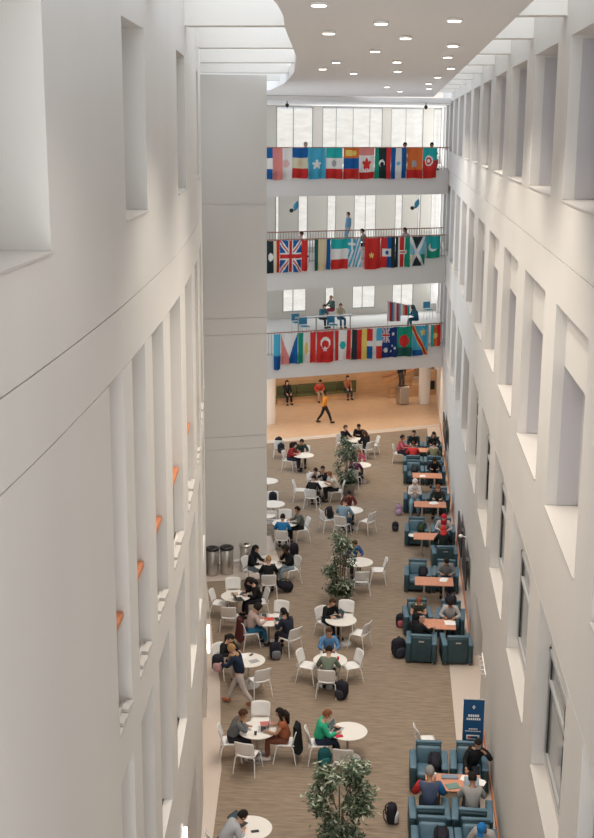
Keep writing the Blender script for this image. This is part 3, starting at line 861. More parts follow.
def laptop(loc, rz, label, z=.73, c=None, open_=1.9, scr=None):
    r = empty('laptop', (loc[0], loc[1], z), rz, label, 'laptop')
    g = MB(); g.rbox((0, 0, .008), (.32, .22, .014), .005); o = g.build('keyboard_base', c or SILVER, r)
    g = MB(); g.box(-.14, .14, -.05, .08, .0152, .0165); g.build('keys', BLACKPL, o)
    rot = Matrix.Rotation(open_ - math.pi / 2, 3, 'X').transposed() if False else Matrix.Rotation(-(open_ - math.pi / 2), 3, 'X')
    ctr = Vector((0, .11, .012)) + rot @ Vector((0, 0, .105))
    g = MB(); g.rbox(ctr, (.32, .01, .21), .004, rot); l = g.build('lid', c or SILVER, r)
    g = MB(); g.rbox(ctr + rot @ Vector((0, -.006, 0)), (.295, .002, .185), .001, rot); g.build('screen', scr or SCREEN, l)
    return r
def slab(name, loc, rz, d, m_, label, cat, z=.73):
    g = MB(); g.rbox((0, 0, d[2] / 2), d, min(.006, d[2] * .4)); o = g.build(name, m_, None)
    o.location = (loc[0], loc[1], z); o.rotation_euler = (0, 0, rz); return tag(o, label, cat)
def papers(loc, rz, label, z=.729, n=3):
    g = MB()
    for k in range(n):
        a = random.uniform(-.4, .4); cx_, cy_ = random.uniform(-.06, .06), random.uniform(-.05, .05); ca, sa = math.cos(a), math.sin(a)
        p = [(cx_ + x * ca - y * sa, cy_ + x * sa + y * ca) for x, y in ((-.105, -.15), (.105, -.15), (.105, .15), (-.105, .15))]
        g.hexa(p, .002 * k, .002 * k + .0015)
    o = g.build('papers', PAPER); o.location = (loc[0], loc[1], z); o.rotation_euler = (0, 0, rz); return tag(o, label, 'papers')
def cup(loc, label, c=(.6, .05, .05), z=.728, h=.11):
    r = empty('cup', (loc[0], loc[1], z), 0, label, 'cup')
    g = MB(); g.lathe([(.027, 0), (.036, h)], seg=14); g.build('cup_body', cloth(c), r, True)
    g = MB(); g.lathe([(.038, h), (.038, h + .01), (.03, h + .015)], seg=14); g.build('lid', WPLAST, r)
def coat(loc, rz, label, c, z=.0):
    """a garment hung over a chair back"""
    g = MB()
    def fn(u, v):
        a = u * 2 * math.pi; k = 1 + .08 * math.sin(a * 4 + v * 3)
        w_ = .26 * (1 - .25 * (1 - v)) * k; d = (.10 + .05 * v) * k
        return Vector((w_ * math.cos(a), -.262 - .03 * v + d * .8 * math.sin(a), .90 - .62 * v + .03 * math.sin(a * 3)))
    g.grid(fn, 24, 10); n0 = len(g.v)
    g.f.append(tuple(range(24))); g.m.append(0)
    o = g.build('draped_coat', cloth(c), None, True); off = Vector(o.location)
    M_ = Matrix.Rotation(rz, 4, 'Z'); o.rotation_euler = (0, 0, rz); o.location = Vector((loc[0], loc[1], z)) + (M_ @ off)
    return tag(o, label, 'coat')

def head_to(x, y, tx, ty): return math.atan2(-(tx - x), ty - y)
TABLES = [
    ('T1', -2.99, 26.0, [('left', -3.61, 25.91, 'blazer'), ('right', -2.31, 25.98, 'rust'), ('near', -3.14, 25.39, None), ('far', -3.03, 26.94, None)]),
    ('T2', -0.85, 26.14, [('left', -1.55, 26.0, 'green'), ('near', -0.91, 25.31, None)]),
    ('T0', -2.67, 21.88, [('left', -3.22, 21.59, 'greylaptop')]),
    ('T3', -1.49, 30.04, [('far', -1.58, 30.98, 'bluejacket'), ('near', -1.53, 29.42, 'sage'), ('left', -2.09, 30.22, None), ('right', -0.94, 30.31, None)]),
    ('T4', -1.33, 32.79, [('left', -1.78, 33.24, 'blacklap'), ('far', -1.24, 33.73, None), ('right', -0.77, 32.52, None)]),
    ('T5', -3.67, 29.83, [('left', -4.4, 30.36, 'ponytail'), ('near', -3.32, 29.28, None)]),
    ('T6', -3.4, 32.59, [('left', -3.95, 32.3, 'pinksweater'), ('right', -2.74, 31.99, 'denimcollar'), ('far', -3.19, 33.52, None)]),
    ('T7', -4.59, 34.34, [('right', -3.91, 34.59, 'blackparka'), ('far', -4.79, 35.27, None), ('left', -5.1, 34.4, None), ('near', -4.65, 33.42, None)]),
    ('T8', -3.9, 37.11, [('left', -4.48, 37.35, 'hood'), ('right', -3.19, 37.54, 'curly'), ('near', -3.78, 36.17, 'blond')]),
    ('T9', -0.96, 37.68, [('far', -1.21, 38.6, 'bluepattern'), ('near', -0.85, 36.74, None), ('right', -0.34, 37.72, None)]),
    ('T10', -3.75, 41.48, [('far', -3.83, 42.43, None), ('near', -3.77, 40.53, 'bluehoodie'), ('right', -3.16, 41.68, 'greysweater')]),
    ('T11', -4.41, 43.71, [('far', -4.52, 44.65, None), ('near', -4.38, 42.76, None)]),
    ('T12', -1.44, 43.26, [('far', -1.59, 44.19, 'darkred'), ('near', -1.72, 42.35, 'lightblue'), ('right', -0.83, 42.83, None), ('left', -2.28, 42.92, None)]),
    ('T13', -2.85, 46.54, [('right far', -2.71, 47.48, 'maroonface'), ('left far', -3.12, 47.45, 'whitetop'), ('near', -3.06, 45.63, 'blackvest'), ('right', -2.12, 46.54, 'creamshirt'), ('left', -3.6, 46.53, None)]),
    ('T14', -3.8, 50.87, [('left', -4.44, 51.01, 'redtop'), ('far', -3.98, 51.8, 'darkjacket'), ('far right', -3.82, 51.82, None)]),
    ('T15', -1.57, 53.79, [('far', -1.51, 54.74, 'blackcap'), ('left', -2.22, 54.22, 'blackleft'), ('right', -1.09, 53.25, 'brownhair'), ('near', -1.53, 52.84, None), ('far right', -0.84, 53.99, None)]),
    ('T16', -1.28, 49.55, [('far', -1.42, 50.48, 'pinktop'), ('near', -1.51, 48.62, 'plum')]),
    ('T17', -4.96, 46.76, []),
    ('T18', -4.62, 42.35, []),
]

TN = dict(T1="the grey blazer table", T2="the green hoodie table", T0="the bottom edge table", T3="the red cup table",
  T4="the table below the middle ficus", T5="the table by the striding person", T6="the red folder table", T7="the table below the steel bins",
  T8="the table at the pier foot", T9="the table beside the middle ficus", T10="the blue hoodie table", T11="the half-hidden table above the blue hoodie",
  T12="the pale blue shirt table", T13="the crowded table by the farther ficus", T14="the farthest left table", T15="the farthest middle table",
  T16="the table beside the farther ficus", T17="the table mostly hidden by the pier edge", T18="the table peeking out right of the pier foot")
SIDE = dict(left='left', right='right', near='near', far='far')
PP = dict(
 blazer=dict(d='man in grey blazer leaning over papers', top=(.13, .14, .15), legs=(.02, .02, .025), skin=1, hair='brown', lean=.4, pitch=.5, hands=((-.05, .42, .80), (.12, .33, .98)), style='short', shoes=(.4, .38, .36)),
 rust=dict(d='woman with long dark hair and rust top typing on a laptop', top=(.36, .12, .06), legs=(.16, .06, .04), hair='black', style='long', skin=1, lean=.15, pitch=.35, sleeves=False, shoes=(.6, .58, .56)),
 green=dict(d='person with short light hair in a bright green hoodie at a laptop', top=(.03, .38, .22), legs=(.02, .03, .06), hair='auburn', lean=.25, pitch=.5),
 greylaptop=dict(d='person in light grey top bent over the table, cut by the bottom edge', top=(.40, .41, .44), legs=(.05, .05, .06), lean=.75, pitch=.5),
 bluejacket=dict(d='man in open blue jacket with arms on the table', top=(.09, .22, .42), legs=(.03, .03, .04), skin=1, hair='brown', lean=.2, pitch=.3),
 sage=dict(d='person in sage green hoodie seen from behind', top=(.15, .18, .14), legs=(.02, .02, .02), lean=.45, pitch=.6),
 blacklap=dict(d='person in black top typing on a laptop', top=(.012, .014, .016), legs=(.02, .03, .05), hair='brown', lean=.35, pitch=.5),
 ponytail=dict(d='woman with dark ponytail in black top writing', top=(.012, .013, .016), legs=(.45, .42, .40), style='pony', lean=.3, pitch=.6),
 pinksweater=dict(d='person with wild dark hair in pale pink sweater and blue jeans', top=(.45, .35, .33), legs=(.03, .14, .26), style='curly', lean=.35, pitch=.6),
 denimcollar=dict(d='person in black jacket with pale blue collar, back half turned', top=(.02, .025, .04), legs=(.03, .03, .04), style='pony', lean=.35, pitch=.5),
 blackparka=dict(d='person in black jacket leaning on the table', top=(.012, .012, .014), legs=(.02, .02, .03), style='curly', lean=.35, pitch=.7),
 hood=dict(d='person in black hooded sweatshirt and pale jeans facing the camera', top=(.010, .012, .016), legs=(.22, .27, .32), style='hood', hatc=(.010, .012, .016), skin=1, lean=.2, pitch=.3),
 curly=dict(d='person with curly black hair, black hoodie and pale blue jeans, hand raised', top=(.010, .011, .014), legs=(.28, .36, .42), style='curly', skin=2, lean=.25, pitch=.4, hands=((-.14, .42, .80), (.05, .34, .92))),
 blond=dict(d='person with bleached hair in black seen from behind', top=(.010, .012, .014), legs=(.03, .05, .08), hair='light', lean=.3, pitch=.4),
 bluepattern=dict(d='person in blue patterned shirt behind the ficus leaves', top=(.04, .10, .25), legs=(.03, .03, .05), skin=1, hair='brown', lean=.4, pitch=.6),
 bluehoodie=dict(d='person in bright blue hoodie seen from behind', top=(.02, .17, .40), legs=(.02, .02, .03), lean=.3, pitch=.4),
 greysweater=dict(d='man in dark grey sweater and black trousers reaching across the table', top=(.11, .12, .11), legs=(.012, .012, .012), skin=1, lean=.2, pitch=.3),
 darkred=dict(d='person in dark red plaid shirt facing the camera', top=(.14, .03, .03), legs=(.03, .03, .04), skin=1, lean=.35, pitch=.6),
 lightblue=dict(d='person in pale blue shirt seen from behind', top=(.20, .30, .38), legs=(.04, .07, .12), hair='brown', lean=.35, pitch=.5, scale=1.08),
 maroonface=dict(d='person in dark top resting chin on clasped hands', top=(.015, .015, .02), legs=(.02, .02, .02), skin=1, lean=.35, pitch=.3, hands=((-.04, .30, .95), (.04, .30, .95))),
 whitetop=dict(d='person in white top bent over the table', top=(.62, .58, .58), legs=(.1, .1, .12), skin=1, lean=.5, pitch=.6),
 blackvest=dict(d='person in black with dark hair seen from behind', top=(.012, .012, .014), legs=(.02, .02, .02), lean=.35, pitch=.5),
 creamshirt=dict(d='person in cream shirt with rolled sleeves writing', top=(.62, .57, .50), legs=(.015, .015, .02), hair='auburn', skin=1, lean=.4, pitch=.6, sleeves=False),
 redtop=dict(d='person in dark red top', top=(.26, .025, .03), legs=(.03, .03, .05), style='long', lean=.3, pitch=.6),
 darkjacket=dict(d='person in dark green jacket turned sideways', top=(.04, .055, .045), legs=(.02, .02, .025), skin=1, lean=.35, pitch=.5, yaw=.5),
 blackcap=dict(d='broad person in black with hands folded', top=(.010, .010, .012), legs=(.02, .02, .02), skin=1, lean=.25, pitch=.5, hands=((-.05, .35, .80), (.05, .35, .80))),
 blackleft=dict(d='person in black and navy turned to the table', top=(.012, .014, .022), legs=(.02, .02, .03), hair='brown', lean=.15, pitch=.2),
 brownhair=dict(d='person with long brown hair in black', top=(.014, .013, .013), legs=(.02, .02, .02), hair='brown', style='long', lean=.3, pitch=.5),
 pinktop=dict(d='person in bright pink top with auburn hair', top=(.55, .10, .17), legs=(.05, .05, .06), hair='auburn', style='long', lean=.4, pitch=.6),
 plum=dict(d='person in plum and black leaning to the table behind the ficus', top=(.09, .025, .06), legs=(.02, .02, .03), lean=.35, pitch=.5),
)
for key, tx, ty, chs in TABLES:
    place('round_table', round_table, (tx, ty), 0, 'white round pedestal table, ' + TN[key], 'table', 'white round cafe tables')
    for side, x, y, pk in chs:
        rz = head_to(x, y, tx, ty)
        dist = math.hypot(x - tx, y - ty)
        if pk:
            d = PP[pk]
            lab = 'white plastic chair under the ' + d['d'].split(' and ')[0].split(' with ')[0].split(' typing')[0].split(' leaning')[0].split(' seen')[0].split(' bent')[0].split(' resting')[0]
            if pk == 'curly': lab = 'white plastic chair under the curly-haired person in black'
            if pk == 'blond': lab = 'white plastic chair under the person with bleached hair'
            if pk == 'green': lab = 'white plastic chair under the green hoodie'
            if pk in ('blackvest', 'blackleft', 'brownhair', 'hood', 'pinksweater', 'blackcap', 'rust', 'ponytail', 'denimcollar', 'whitetop', 'maroonface', 'blackparka', 'blacklap'):
                lab = 'white plastic chair, occupied, %s side of %s' % (side, TN[key])
        else: lab = 'empty white plastic chair, %s side of %s' % (side, TN[key])
        place('cafe_chair', cafe_chair, (x, y), rz, lab, 'chair', 'white plastic chairs around the round tables')
        if pk:
            d = dict(d); nm = d.pop('d')
            person(nm + (', at %s' % TN[key] if len(nm.split()) < 8 and key in ('T15', 'T13', 'T14', 'T7', 'T4') else ''), (x, y), rz, d.pop('top'), d.pop('legs'), group='people at the round tables', **d)
# loose white chairs
place('cafe_chair', cafe_chair, (1.0, 26.35), R(-78), 'empty white plastic chair standing behind the nearest teal armchair', 'chair', 'white plastic chairs around the round tables')
place('cafe_chair', cafe_chair, (.35, 52.6), R(-95), 'white plastic chair under the person in red pink at the farthest armchairs', 'chair', 'white plastic chairs around the round tables')
place('cafe_chair', cafe_chair, (-5.05, 53.1), R(0), 'white plastic chair peeking out beside the pier, farthest left', 'chair', 'white plastic chairs around the round tables')

# lounge: armchairs and work tables along the right wall
ROWW = dict(G1='nearest', G2='second', G3='third', G4='fourth', G5='fifth', G6='sixth', G7='farthest')
for g_, x, y, L in (('G1', 1.52, 24.02, 1.32), ('G2', 1.36, 32.75, 1.18), ('G3', 1.44, 36.15, 1.18), ('G4', 1.45, 40.5, 1.2), ('G5', 1.52, 44.25, 1.2), ('G6', 1.5, 48.2, 1.2), ('G7', 1.5, 52.3, 1.2)):
    place('work_table', work_table, (x, y), 0, 'low reddish wood table of the %s armchair group along the right wall' % ROWW[g_], 'table', 'reddish wood tables between the armchairs')
AC = [('G1', 1.02, 25.15, 180, 'teal armchair holding a black bag, behind the nearest wood table, left'), ('G1', 1.93, 25.2, 178, 'teal armchair of the person in black with a face mask'),
 ('G1', .98, 23.12, 2, 'teal armchair of the person in navy vest, back to the camera'), ('G1', 1.88, 23.12, -3, 'teal armchair of the person in grey with black hair, back to the camera'),
 ('G0', 1.02, 22.0, 180, 'teal armchair holding papers and a bag at the bottom edge'), ('G0', 1.9, 22.0, 180, 'teal armchair of the person in blue cap at the bottom edge'),
 ('G2', .90, 33.85, 184, 'teal armchair of the man working on a laptop'), ('G2', 1.86, 33.8, 176, 'teal armchair of the person in plaid shirt'),
 ('G2', .98, 31.95, -2, 'teal armchair with a person slumped in black, back to the camera'), ('G2', 1.95, 31.95, 4, 'empty teal armchair with back to the camera, nearest the doorway'),
 ('G3', .95, 37.3, 180, 'teal armchair holding a black bag, third group from the camera'), ('G3', 1.85, 37.35, 176, 'teal armchair of the person in grey sweater'),
 ('G4', .98, 41.75, 180, 'empty teal armchair with things on the arm, fourth group, left'), ('G4', 1.92, 41.75, 180, 'teal armchair of the person in red headscarf'), ('G4', 1.88, 39.45, 3, 'teal armchair of the person in black with a red collar, back to the camera'),
 ('G5', .95, 45.6, 180, 'teal armchair of the person in white hooded top'), ('G5', 1.88, 45.65, 172, 'teal armchair of the person in dark top with auburn hair'),
 ('G6', .97, 49.6, 180, 'teal armchair holding a striped bag, sixth group from the camera'), ('G6', 1.87, 49.6, 180, 'teal armchair of the person in black, sixth group from the camera'),
 ('G7', 1.0, 53.75, 180, 'teal armchair of the person in black at the farthest table, left'), ('G7', 1.88, 53.75, 180, 'teal armchair of the person in black and white at the farthest table'),
 ('G7', .95, 51.1, 0, 'teal armchair of the person in red at the farthest table, back to the camera'), ('G7', 1.85, 51.1, 0, 'teal armchair of the person in olive at the farthest table, back to the camera')]
for g_, x, y, a, lab in AC: place('armchair', armchair, (x, y), R(a), lab, 'armchair', 'teal leather armchairs along the right wall')
LP = 'people in the armchairs'
S2 = .50
person('person in black with face mask resting head on one hand', (1.95, 25.1), R(180), (.012, .013, .018), (.02, .02, .03), 1, 'black', 'short', lean=.15, pitch=.5, roll=-.3, cover='mask', hands=((-.30, .20, .98), (.12, .42, .70)), group=LP, seat=.56)
person('person in navy quilted vest with one red and one blue sleeve, back to the camera', (.98, 23.2), 0, (.06, .08, .14), (.03, .04, .08), 1, 'grey', 'short', lean=.25, pitch=.5, sleeve2=((.50, .03, .03), (.02, .14, .36)), group=LP, seat=.56, scale=1.08)
person('person in light grey top with black hair, back to the camera, by an open laptop', (1.88, 23.2), 0, (.33, .32, .31), (.05, .05, .06), 1, 'black', 'short', lean=.3, pitch=.4, group=LP, seat=.56)
person('person in bright blue cap and grey top at the bottom right', (2.08, 21.95), R(160), (.34, .33, .32), (.1, .1, .12), 2, 'black', 'cap', lean=.45, pitch=.8, hatc=(.02, .16, .42), group=LP, seat=.56)
person('man with receding auburn hair in dark olive t-shirt at an open laptop', (.90, 33.6), R(184), (.055, .065, .05), (.03, .03, .04), 0, 'auburn', 'short', lean=.3, pitch=.7, sleeves=False, hands=((-.04, .36, .85), (.04, .36, .85)), group=LP, seat=.56)
person('person in black and white plaid shirt reading papers', (1.84, 33.55), R(176), (.42, .41, .41), (.03, .03, .04), 1, 'black', 'short', lean=.35, pitch=.8, group=LP, seat=.56)
person('person in black slumped sideways in an armchair', (.98, 31.98), R(-25), (.010, .012, .012), (.012, .012, .014), 1, 'grey', 'hood', hatc=(.012, .012, .014), lean=.2, pitch=.2, roll=-.55, group=LP, seat=.56)
person('person in grey patterned sweater writing at the third wood table', (1.85, 37.1), R(178), (.20, .21, .22), (.03, .04, .08), 1, 'black', 'short', lean=.35, pitch=.8, group=LP, seat=.56)
person('person in red headscarf and pale grey top facing the camera', (1.92, 41.5), R(180), (.48, .44, .44), (.05, .05, .06), 0, 'black', 'hijab', hatc=(.45, .02, .04), lean=.3, pitch=.6, group=LP, seat=.56)
person('person in black jacket with red collar seen from behind', (1.86, 39.75), 0, (.010, .016, .016), (.02, .02, .02), 1, 'black', 'hood', hatc=(.50, .04, .04), lean=.5, pitch=.6, group=LP, seat=.56)
person('person in white hooded top and pale blue trousers looking at a phone', (.95, 45.3), R(180), (.66, .61, .57), (.20, .32, .40), 0, 'black', 'hijab', hatc=(.66, .61, .57), lean=.1, pitch=.5, hands=((-.04, .30, .88), (.04, .30, .88)), group=LP, seat=.56, scale=1.08)
person('person with auburn hair in dark top leaning towards the wood table', (1.86, 45.2), R(172), (.03, .035, .03), (.02, .02, .02), 0, 'auburn', 'long', lean=.35, pitch=.6, group=LP, seat=.56)
person('person in black with dark hair behind the sixth wood table', (1.82, 49.4), R(180), (.012, .012, .014), (.02, .02, .02), 1, 'black', 'long', lean=.45, pitch=.7, group=LP, seat=.56)
person('person in black leaning back at the farthest armchairs', (1.0, 53.5), R(180), (.014, .016, .02), (.10, .16, .22), 0, 'black', 'short', lean=.1, pitch=.3, group=LP, seat=.56)
person('person with long black hair in black and white at the farthest armchairs', (1.88, 53.5), R(185), (.02, .02, .022), (.55, .53, .52), 0, 'black', 'long', lean=.25, pitch=.5, group=LP, seat=.56)
person('person in bright red at the farthest wood table seen from behind', (.95, 51.3), 0, (.52, .04, .04), (.05, .04, .04), 1, 'brown', 'short', lean=.3, pitch=.4, group=LP, seat=.56)
person('person in olive top at the farthest wood table seen from behind', (1.85, 51.3), 0, (.16, .16, .10), (.05, .05, .04), 0, 'black', 'short', lean=.5, pitch=.6, group=LP, seat=.56)
person('person in coral pink top on a white chair left of the farthest wood table', (.35, 52.6), R(-95), (.58, .13, .16), (.03, .03, .04), 1, 'black', 'short', lean=.15, pitch=.3, group=LP)
# others on their feet
person('person in navy jacket and scarf striding with a black bag held in front', (-3.72, 28.62), R(78), (.015, .025, .05), (.48, .43, .41), 0, 'light', 'short', (.35, .12, .06), 'walk', lean=.30, pitch=.5, cover='scarf', hands=((-.12, .48, 1.15), (.12, .48, 1.12)), z0=.006, group='people on foot')
person('person in yellow jacket and black trousers walking across the lobby', (-3.42, 59.8), R(-80), (.62, .27, .05), (.02, .02, .02), 2, 'black', 'short', pose='walk', lean=.05, pitch=.1, hands=((-.2, .12, .9), (.2, -.12, .9)), group='people on foot')
person('person in black with a backpack standing at the foot of the stair', (.45, 66.3), R(200), (.015, .02, .03), (.07, .06, .06), 2, 'black', 'short', pose='stand', lean=.05, pitch=.3, hands=((-.2, .1, .85), (.2, .1, .85)), z0=.51, group='people on foot')
# lobby bench
bn = empty('bench', (0, 0, 0), 0, 'long dark green cushioned bench against the oak wall of the lobby', 'bench')
A0, A1 = -6.3, -2.0
def bpart(nm, x0, x1, o0, o1, z0, z1, m_):
    g = MB(); gal_strip(g, x0, x1, o0, o1, z0, z1); return g.build(nm, m_, bn)
GREENC = mat('olive_cushion', (.10, .11, .05), .8)
for k in range(4):
    x0 = A0 + (A1 - A0) * k / 4; x1 = A0 + (A1 - A0) * (k + 1) / 4 - .04
    bpart('seat_cushion', x0, x1, 7.95, 8.65, .36, .46, GREENC); bpart('back_cushion', x0, x1, 8.62, 8.82, .47, .88, GREENC)
bpart('plinth', A0 + .1, A1 - .1, 8.05, 8.6, .0, .36, WOODWALL)
for x, off, t_, l_, sk, h_, lab in ((-5.75, 8.15, (.02, .02, .025), (.015, .015, .02), 0, 'long', 'person with long dark hair in black on the lobby bench, left'),
     (-4.1, 8.2, (.55, .07, .05), (.40, .30, .22), 1, 'short', 'person in red top bent forward on the lobby bench'),
     (-2.55, 8.2, (.32, .13, .07), (.05, .06, .08), 0, 'pony', 'person in rust top on the right end of the lobby bench')):
    person(lab, (x, gy(x, off)), math.atan(.5) + math.pi, t_, l_, sk, 'black', h_, lean=.5 if sk else .1, pitch=.4, hands=((-.12, .38, .62), (.12, .38, .62)), group='people on the lobby bench')
ds = MB(); gal_strip(ds, -3.9, -2.3, 8.86, 8.98, 1.42, 1.72); tag(ds.build('wall_panel', BLACKPL), 'dark narrow panel on the oak wall above the bench', 'panel')

# people and furniture on the upper galleries
def gp(x, off): return (x, gy(x, off))
RT = math.atan(.5)
GG = 'people on the upper galleries'
person('person in blue dress standing by the second balustrade of the middle gallery', gp(-2.6, 8.9), RT + R(90), (.14, .28, .42), (.20, .34, .46), 0, 'black', 'short', pose='stand', lean=.02, pitch=.1, hands=((-.2, .1, .85), (.2, .1, .85)), z0=8.45, group=GG)
person('person with dark hair in grey leaning on the middle gallery rail, centre', gp(-1.5, 2.4), RT + R(75), (.20, .24, .22), (.03, .03, .04), 0, 'black', 'short', lean=.25, pitch=.3, z0=8.45, group=GG)
person('person with black hair in white on the middle gallery, right of centre', gp(.55, 2.4), RT + R(100), (.42, .44, .48), (.03, .03, .04), 1, 'black', 'short', lean=.2, pitch=.3, z0=8.45, group=GG)
person('person in white with brown hair on the middle gallery at left', gp(-4.85, 2.4), RT - R(80), (.50, .49, .48), (.03, .03, .04), 0, 'brown', 'short', lean=.45, pitch=.6, z0=8.45, group=GG)
person('person with grey hair sitting behind the topmost rail at left', gp(-4.35, .9), RT + R(180), (.16, .14, .16), (.03, .03, .04), 0, 'grey', 'short', lean=.1, pitch=.3, z0=12.62, group=GG)
person('person with black hair behind the topmost rail, right of centre', gp(.25, .9), RT + R(180), (.03, .03, .04), (.03, .03, .04), 1, 'black', 'short', lean=.1, pitch=.5, z0=12.62, group=GG)
person('person with black hair behind the topmost rail at the right end', gp(1.55, 1.0), RT + R(180), (.03, .03, .04), (.03, .03, .04), 1, 'black', 'short', lean=.1, pitch=.5, z0=12.62, group=GG)
person('person in dark red and green seated high by the narrow lower-gallery window', gp(-3.5, 10.9), RT + R(100), (.06, .10, .09), (.28, .03, .06), 0, 'light', 'short', lean=.1, pitch=.3, z0=4.1, group=GG)
person('person in blue and black seated at the lower-gallery counter', gp(-3.95, 8.0), RT + R(200), (.08, .24, .32), (.02, .03, .04), 0, 'brown', 'short', lean=.3, pitch=.6, z0=4.1, group=GG)
person('person in cream top seated behind the lower-gallery counter', gp(-2.95, 7.6), RT + R(180), (.58, .52, .36), (.05, .15, .25), 0, 'auburn', 'short', lean=.1, pitch=.3, z0=4.1, group=GG)
person('person in bright blue seated right of the flag rack on the lower gallery', gp(1.2, 5.6), RT + R(90), (.03, .18, .28), (.02, .10, .16), 2, 'black', 'hood', hatc=(.10, .16, .18), lean=.35, pitch=.4, z0=4.1, group=GG)
BLUEP = mat('blue_plastic', (.05, .26, .42), .5)
def stool(loc, label, z):
    r = empty('counter_chair', (loc[0], loc[1], z), RT, label, 'chair', 'blue chairs on the upper galleries')
    g = MB(); g.rbox((0, 0, .56), (.44, .42, .04), .015); g.build('seat', BLUEP, r)
    g = MB(); g.rbox((0, .22, .80), (.44, .03, .36), .012); g.build('backrest', BLUEP, r)
    for sx in (-1, 1):
        for sy in (-1, 1):
            g = MB(); g.tube([(sx * .16, sy * .15, .54), (sx * .21, sy * .2, 0)], .012, 6); g.build('leg', CHROME, r)
for x, off, z, lab in ((-5.1, 6.6, 4.1, 'blue chair at the left end of the lower-gallery counter'), (-4.6, 5.1, 4.1, 'blue chair in front of the left end of the lower-gallery counter'),
      (-3.2, 5.1, 4.1, 'blue chair in front of the middle of the lower-gallery counter'), (-5.5, 1.4, 8.45, 'blue chair at the left end of the middle gallery'),
      (-.25, 1.4, 8.45, 'blue chair in the middle of the middle gallery'), (1.7, 1.4, 8.45, 'blue chair at the right end of the middle gallery'), (1.9, 8.6, 4.1, 'blue chair high by the right end window of the lower gallery')):
    stool(gp(x, off), lab, z)
ct = empty('counter_table', (0, 0, 0), 0, 'long white counter table on the lower gallery', 'table')
g = MB(); gal_strip(g, -5.15, -2.2, 5.7, 6.3, 4.96, 5.0); g.build('tabletop', GREYMET, ct)
for x in (-5.0, -4.1, -3.2, -2.35):
    g = MB(); gal_strip(g, x, x + .05, 5.8, 6.2, 4.1, 4.96); g.build('leg', CHROME, ct)
# rack of folded flags
rk = empty('flag_rack', (*gp(.1, 5.0), 4.1), RT, 'wheeled rack hung with many small flags on the lower gallery', 'rack')
g = MB(); g.tube([(-.55, 0, 1.65), (.75, 0, 1.35)], .02); g.build('top_bar', CHROME, rk)
for sx, h in ((-.5, 1.63), (.7, 1.36)):
    g = MB(); g.tube([(sx, 0, .06), (sx, 0, h)], .02); g.build('post', CHROME, rk)
    g = MB(); g.rbox((sx, 0, .06), (.06, .5, .05), .01); g.build('foot', CHROME, rk)
cs = ['flag_w', 'flag_r', 'flag_b', 'flag_gy', 'flag_w', 'flag_r', 'flag_lb', 'flag_w', 'flag_cr', 'flag_pk', 'flag_r', 'flag_t']
for k in range(12):
    x = -.5 + 1.15 * k / 11; h = 1.62 - .26 * k / 11; L = 1.05 - .3 * (k > 6) - .02 * k
    g = MB()
    g.grid(lambda u, v: Vector((x + (u - .5) * .15 + .02 * v, .03 * math.sin(u * 6 + k) - .012 * (k % 4) - .02, h - L * v)), 6, 6)
    tag(g.build('hung_flag', MATS[cs[k]], rk, True))
# two small blue ornaments hung over the middle gallery
for x, lab in ((-5.4, 'small light blue ornament hanging over the middle gallery at left'), (.95, 'small light blue ornament hanging over the middle gallery at right')):
    r = empty('hanging_ornament', (*gp(x, 8.0), 10.35), 0, lab, 'ornament')
    g = MB(); g.ell((.12, 0, .25), (.14, .08, .28), 1.4, 10, 8, Matrix.Rotation(R(20), 3, 'Y')); g.build('blue_paper', BLUEP, r, True)
    g = MB(); g.ell((-.12, 0, .02), (.12, .1, .11), 2, 12, 8); g.build('dark_ball', BLACKPL, r, True)
    g = MB(); g.tube([(.1, 0, .4), (.1, 0, 1.1)], .006, 5); g.build('thread', GREYMET, r)
# small black cameras under the ceiling edge
for x, lab in ((-5.1, 'small dark camera under the gallery ceiling at left'), (1.25, 'small dark camera under the gallery ceiling at right')):
    r = empty('ceiling_camera', (*gp(x, .4), 15.45), 0, lab, 'camera')
    g = MB(); g.tube([(0, 0, .2), (0, 0, .32)], .03); g.build('mount', GREYMET, r)
    g = MB(); g.ell((0, 0, .12), (.09, .09, .1)); g.build('dome', BLACKPL, r, True)

# bins in front of the pier
def bin_(loc, label, lidm, rr=.27):
    r = empty('waste_bin', (*loc, 0), 0, label, 'bin', 'round steel bins in front of the pier')
    g = MB(); g.lathe([(rr - .01, .0), (rr, .03), (rr, .86), (rr - .02, .88)], seg=32); g.build('drum', CHROME, r, True)
    g = MB(); g.lathe([(rr + .015, .86), (rr + .02, .93), (rr - .04, .96), (rr - .10, .955), (rr - .12, .90)], seg=32); o = g.build('lid', lidm, r, True)
    g = MB(); g.lathe([(rr - .13, .90), (rr - .13, .965)], seg=24); g.build('opening', BLACKPL, o)
bin_((-5.86, 38.0), 'steel bin with dark lid beside the left wall, partly hidden', BLACKPL, .21)
bin_((-5.40, 38.15), 'steel bin with dark lid in the middle of three', BLACKPL, .22)
bin_((-4.80, 38.45), 'steel bin with bright steel rim, rightmost of three', CHROME, .20)
r = empty('lobby_bin', (*gp(.55, 5.6), 0), RT, 'tall steel bin near the round column in the lobby', 'bin')
g = MB(); g.rbox((0, 0, .5), (.55, .5, .98), .04); g.build('body', CHROME, r); g = MB(); g.rbox((0, 0, 1.0), (.45, .4, .03), .01); g.build('top_plate', BLACKPL, r)
r = empty('lobby_cabinet', (*gp(2.05, 7.6), 0), RT, 'oak cabinet with dark opening at the far right of the lobby', 'cabinet')
g = MB(); g.rbox((0, 0, .7), (.62, .5, 1.4), .02); g.build('body', WOODWALL, r); g = MB(); g.box(-.2, .2, -.27, -.25, .3, .8); g.build('opening', BLACKPL, r)

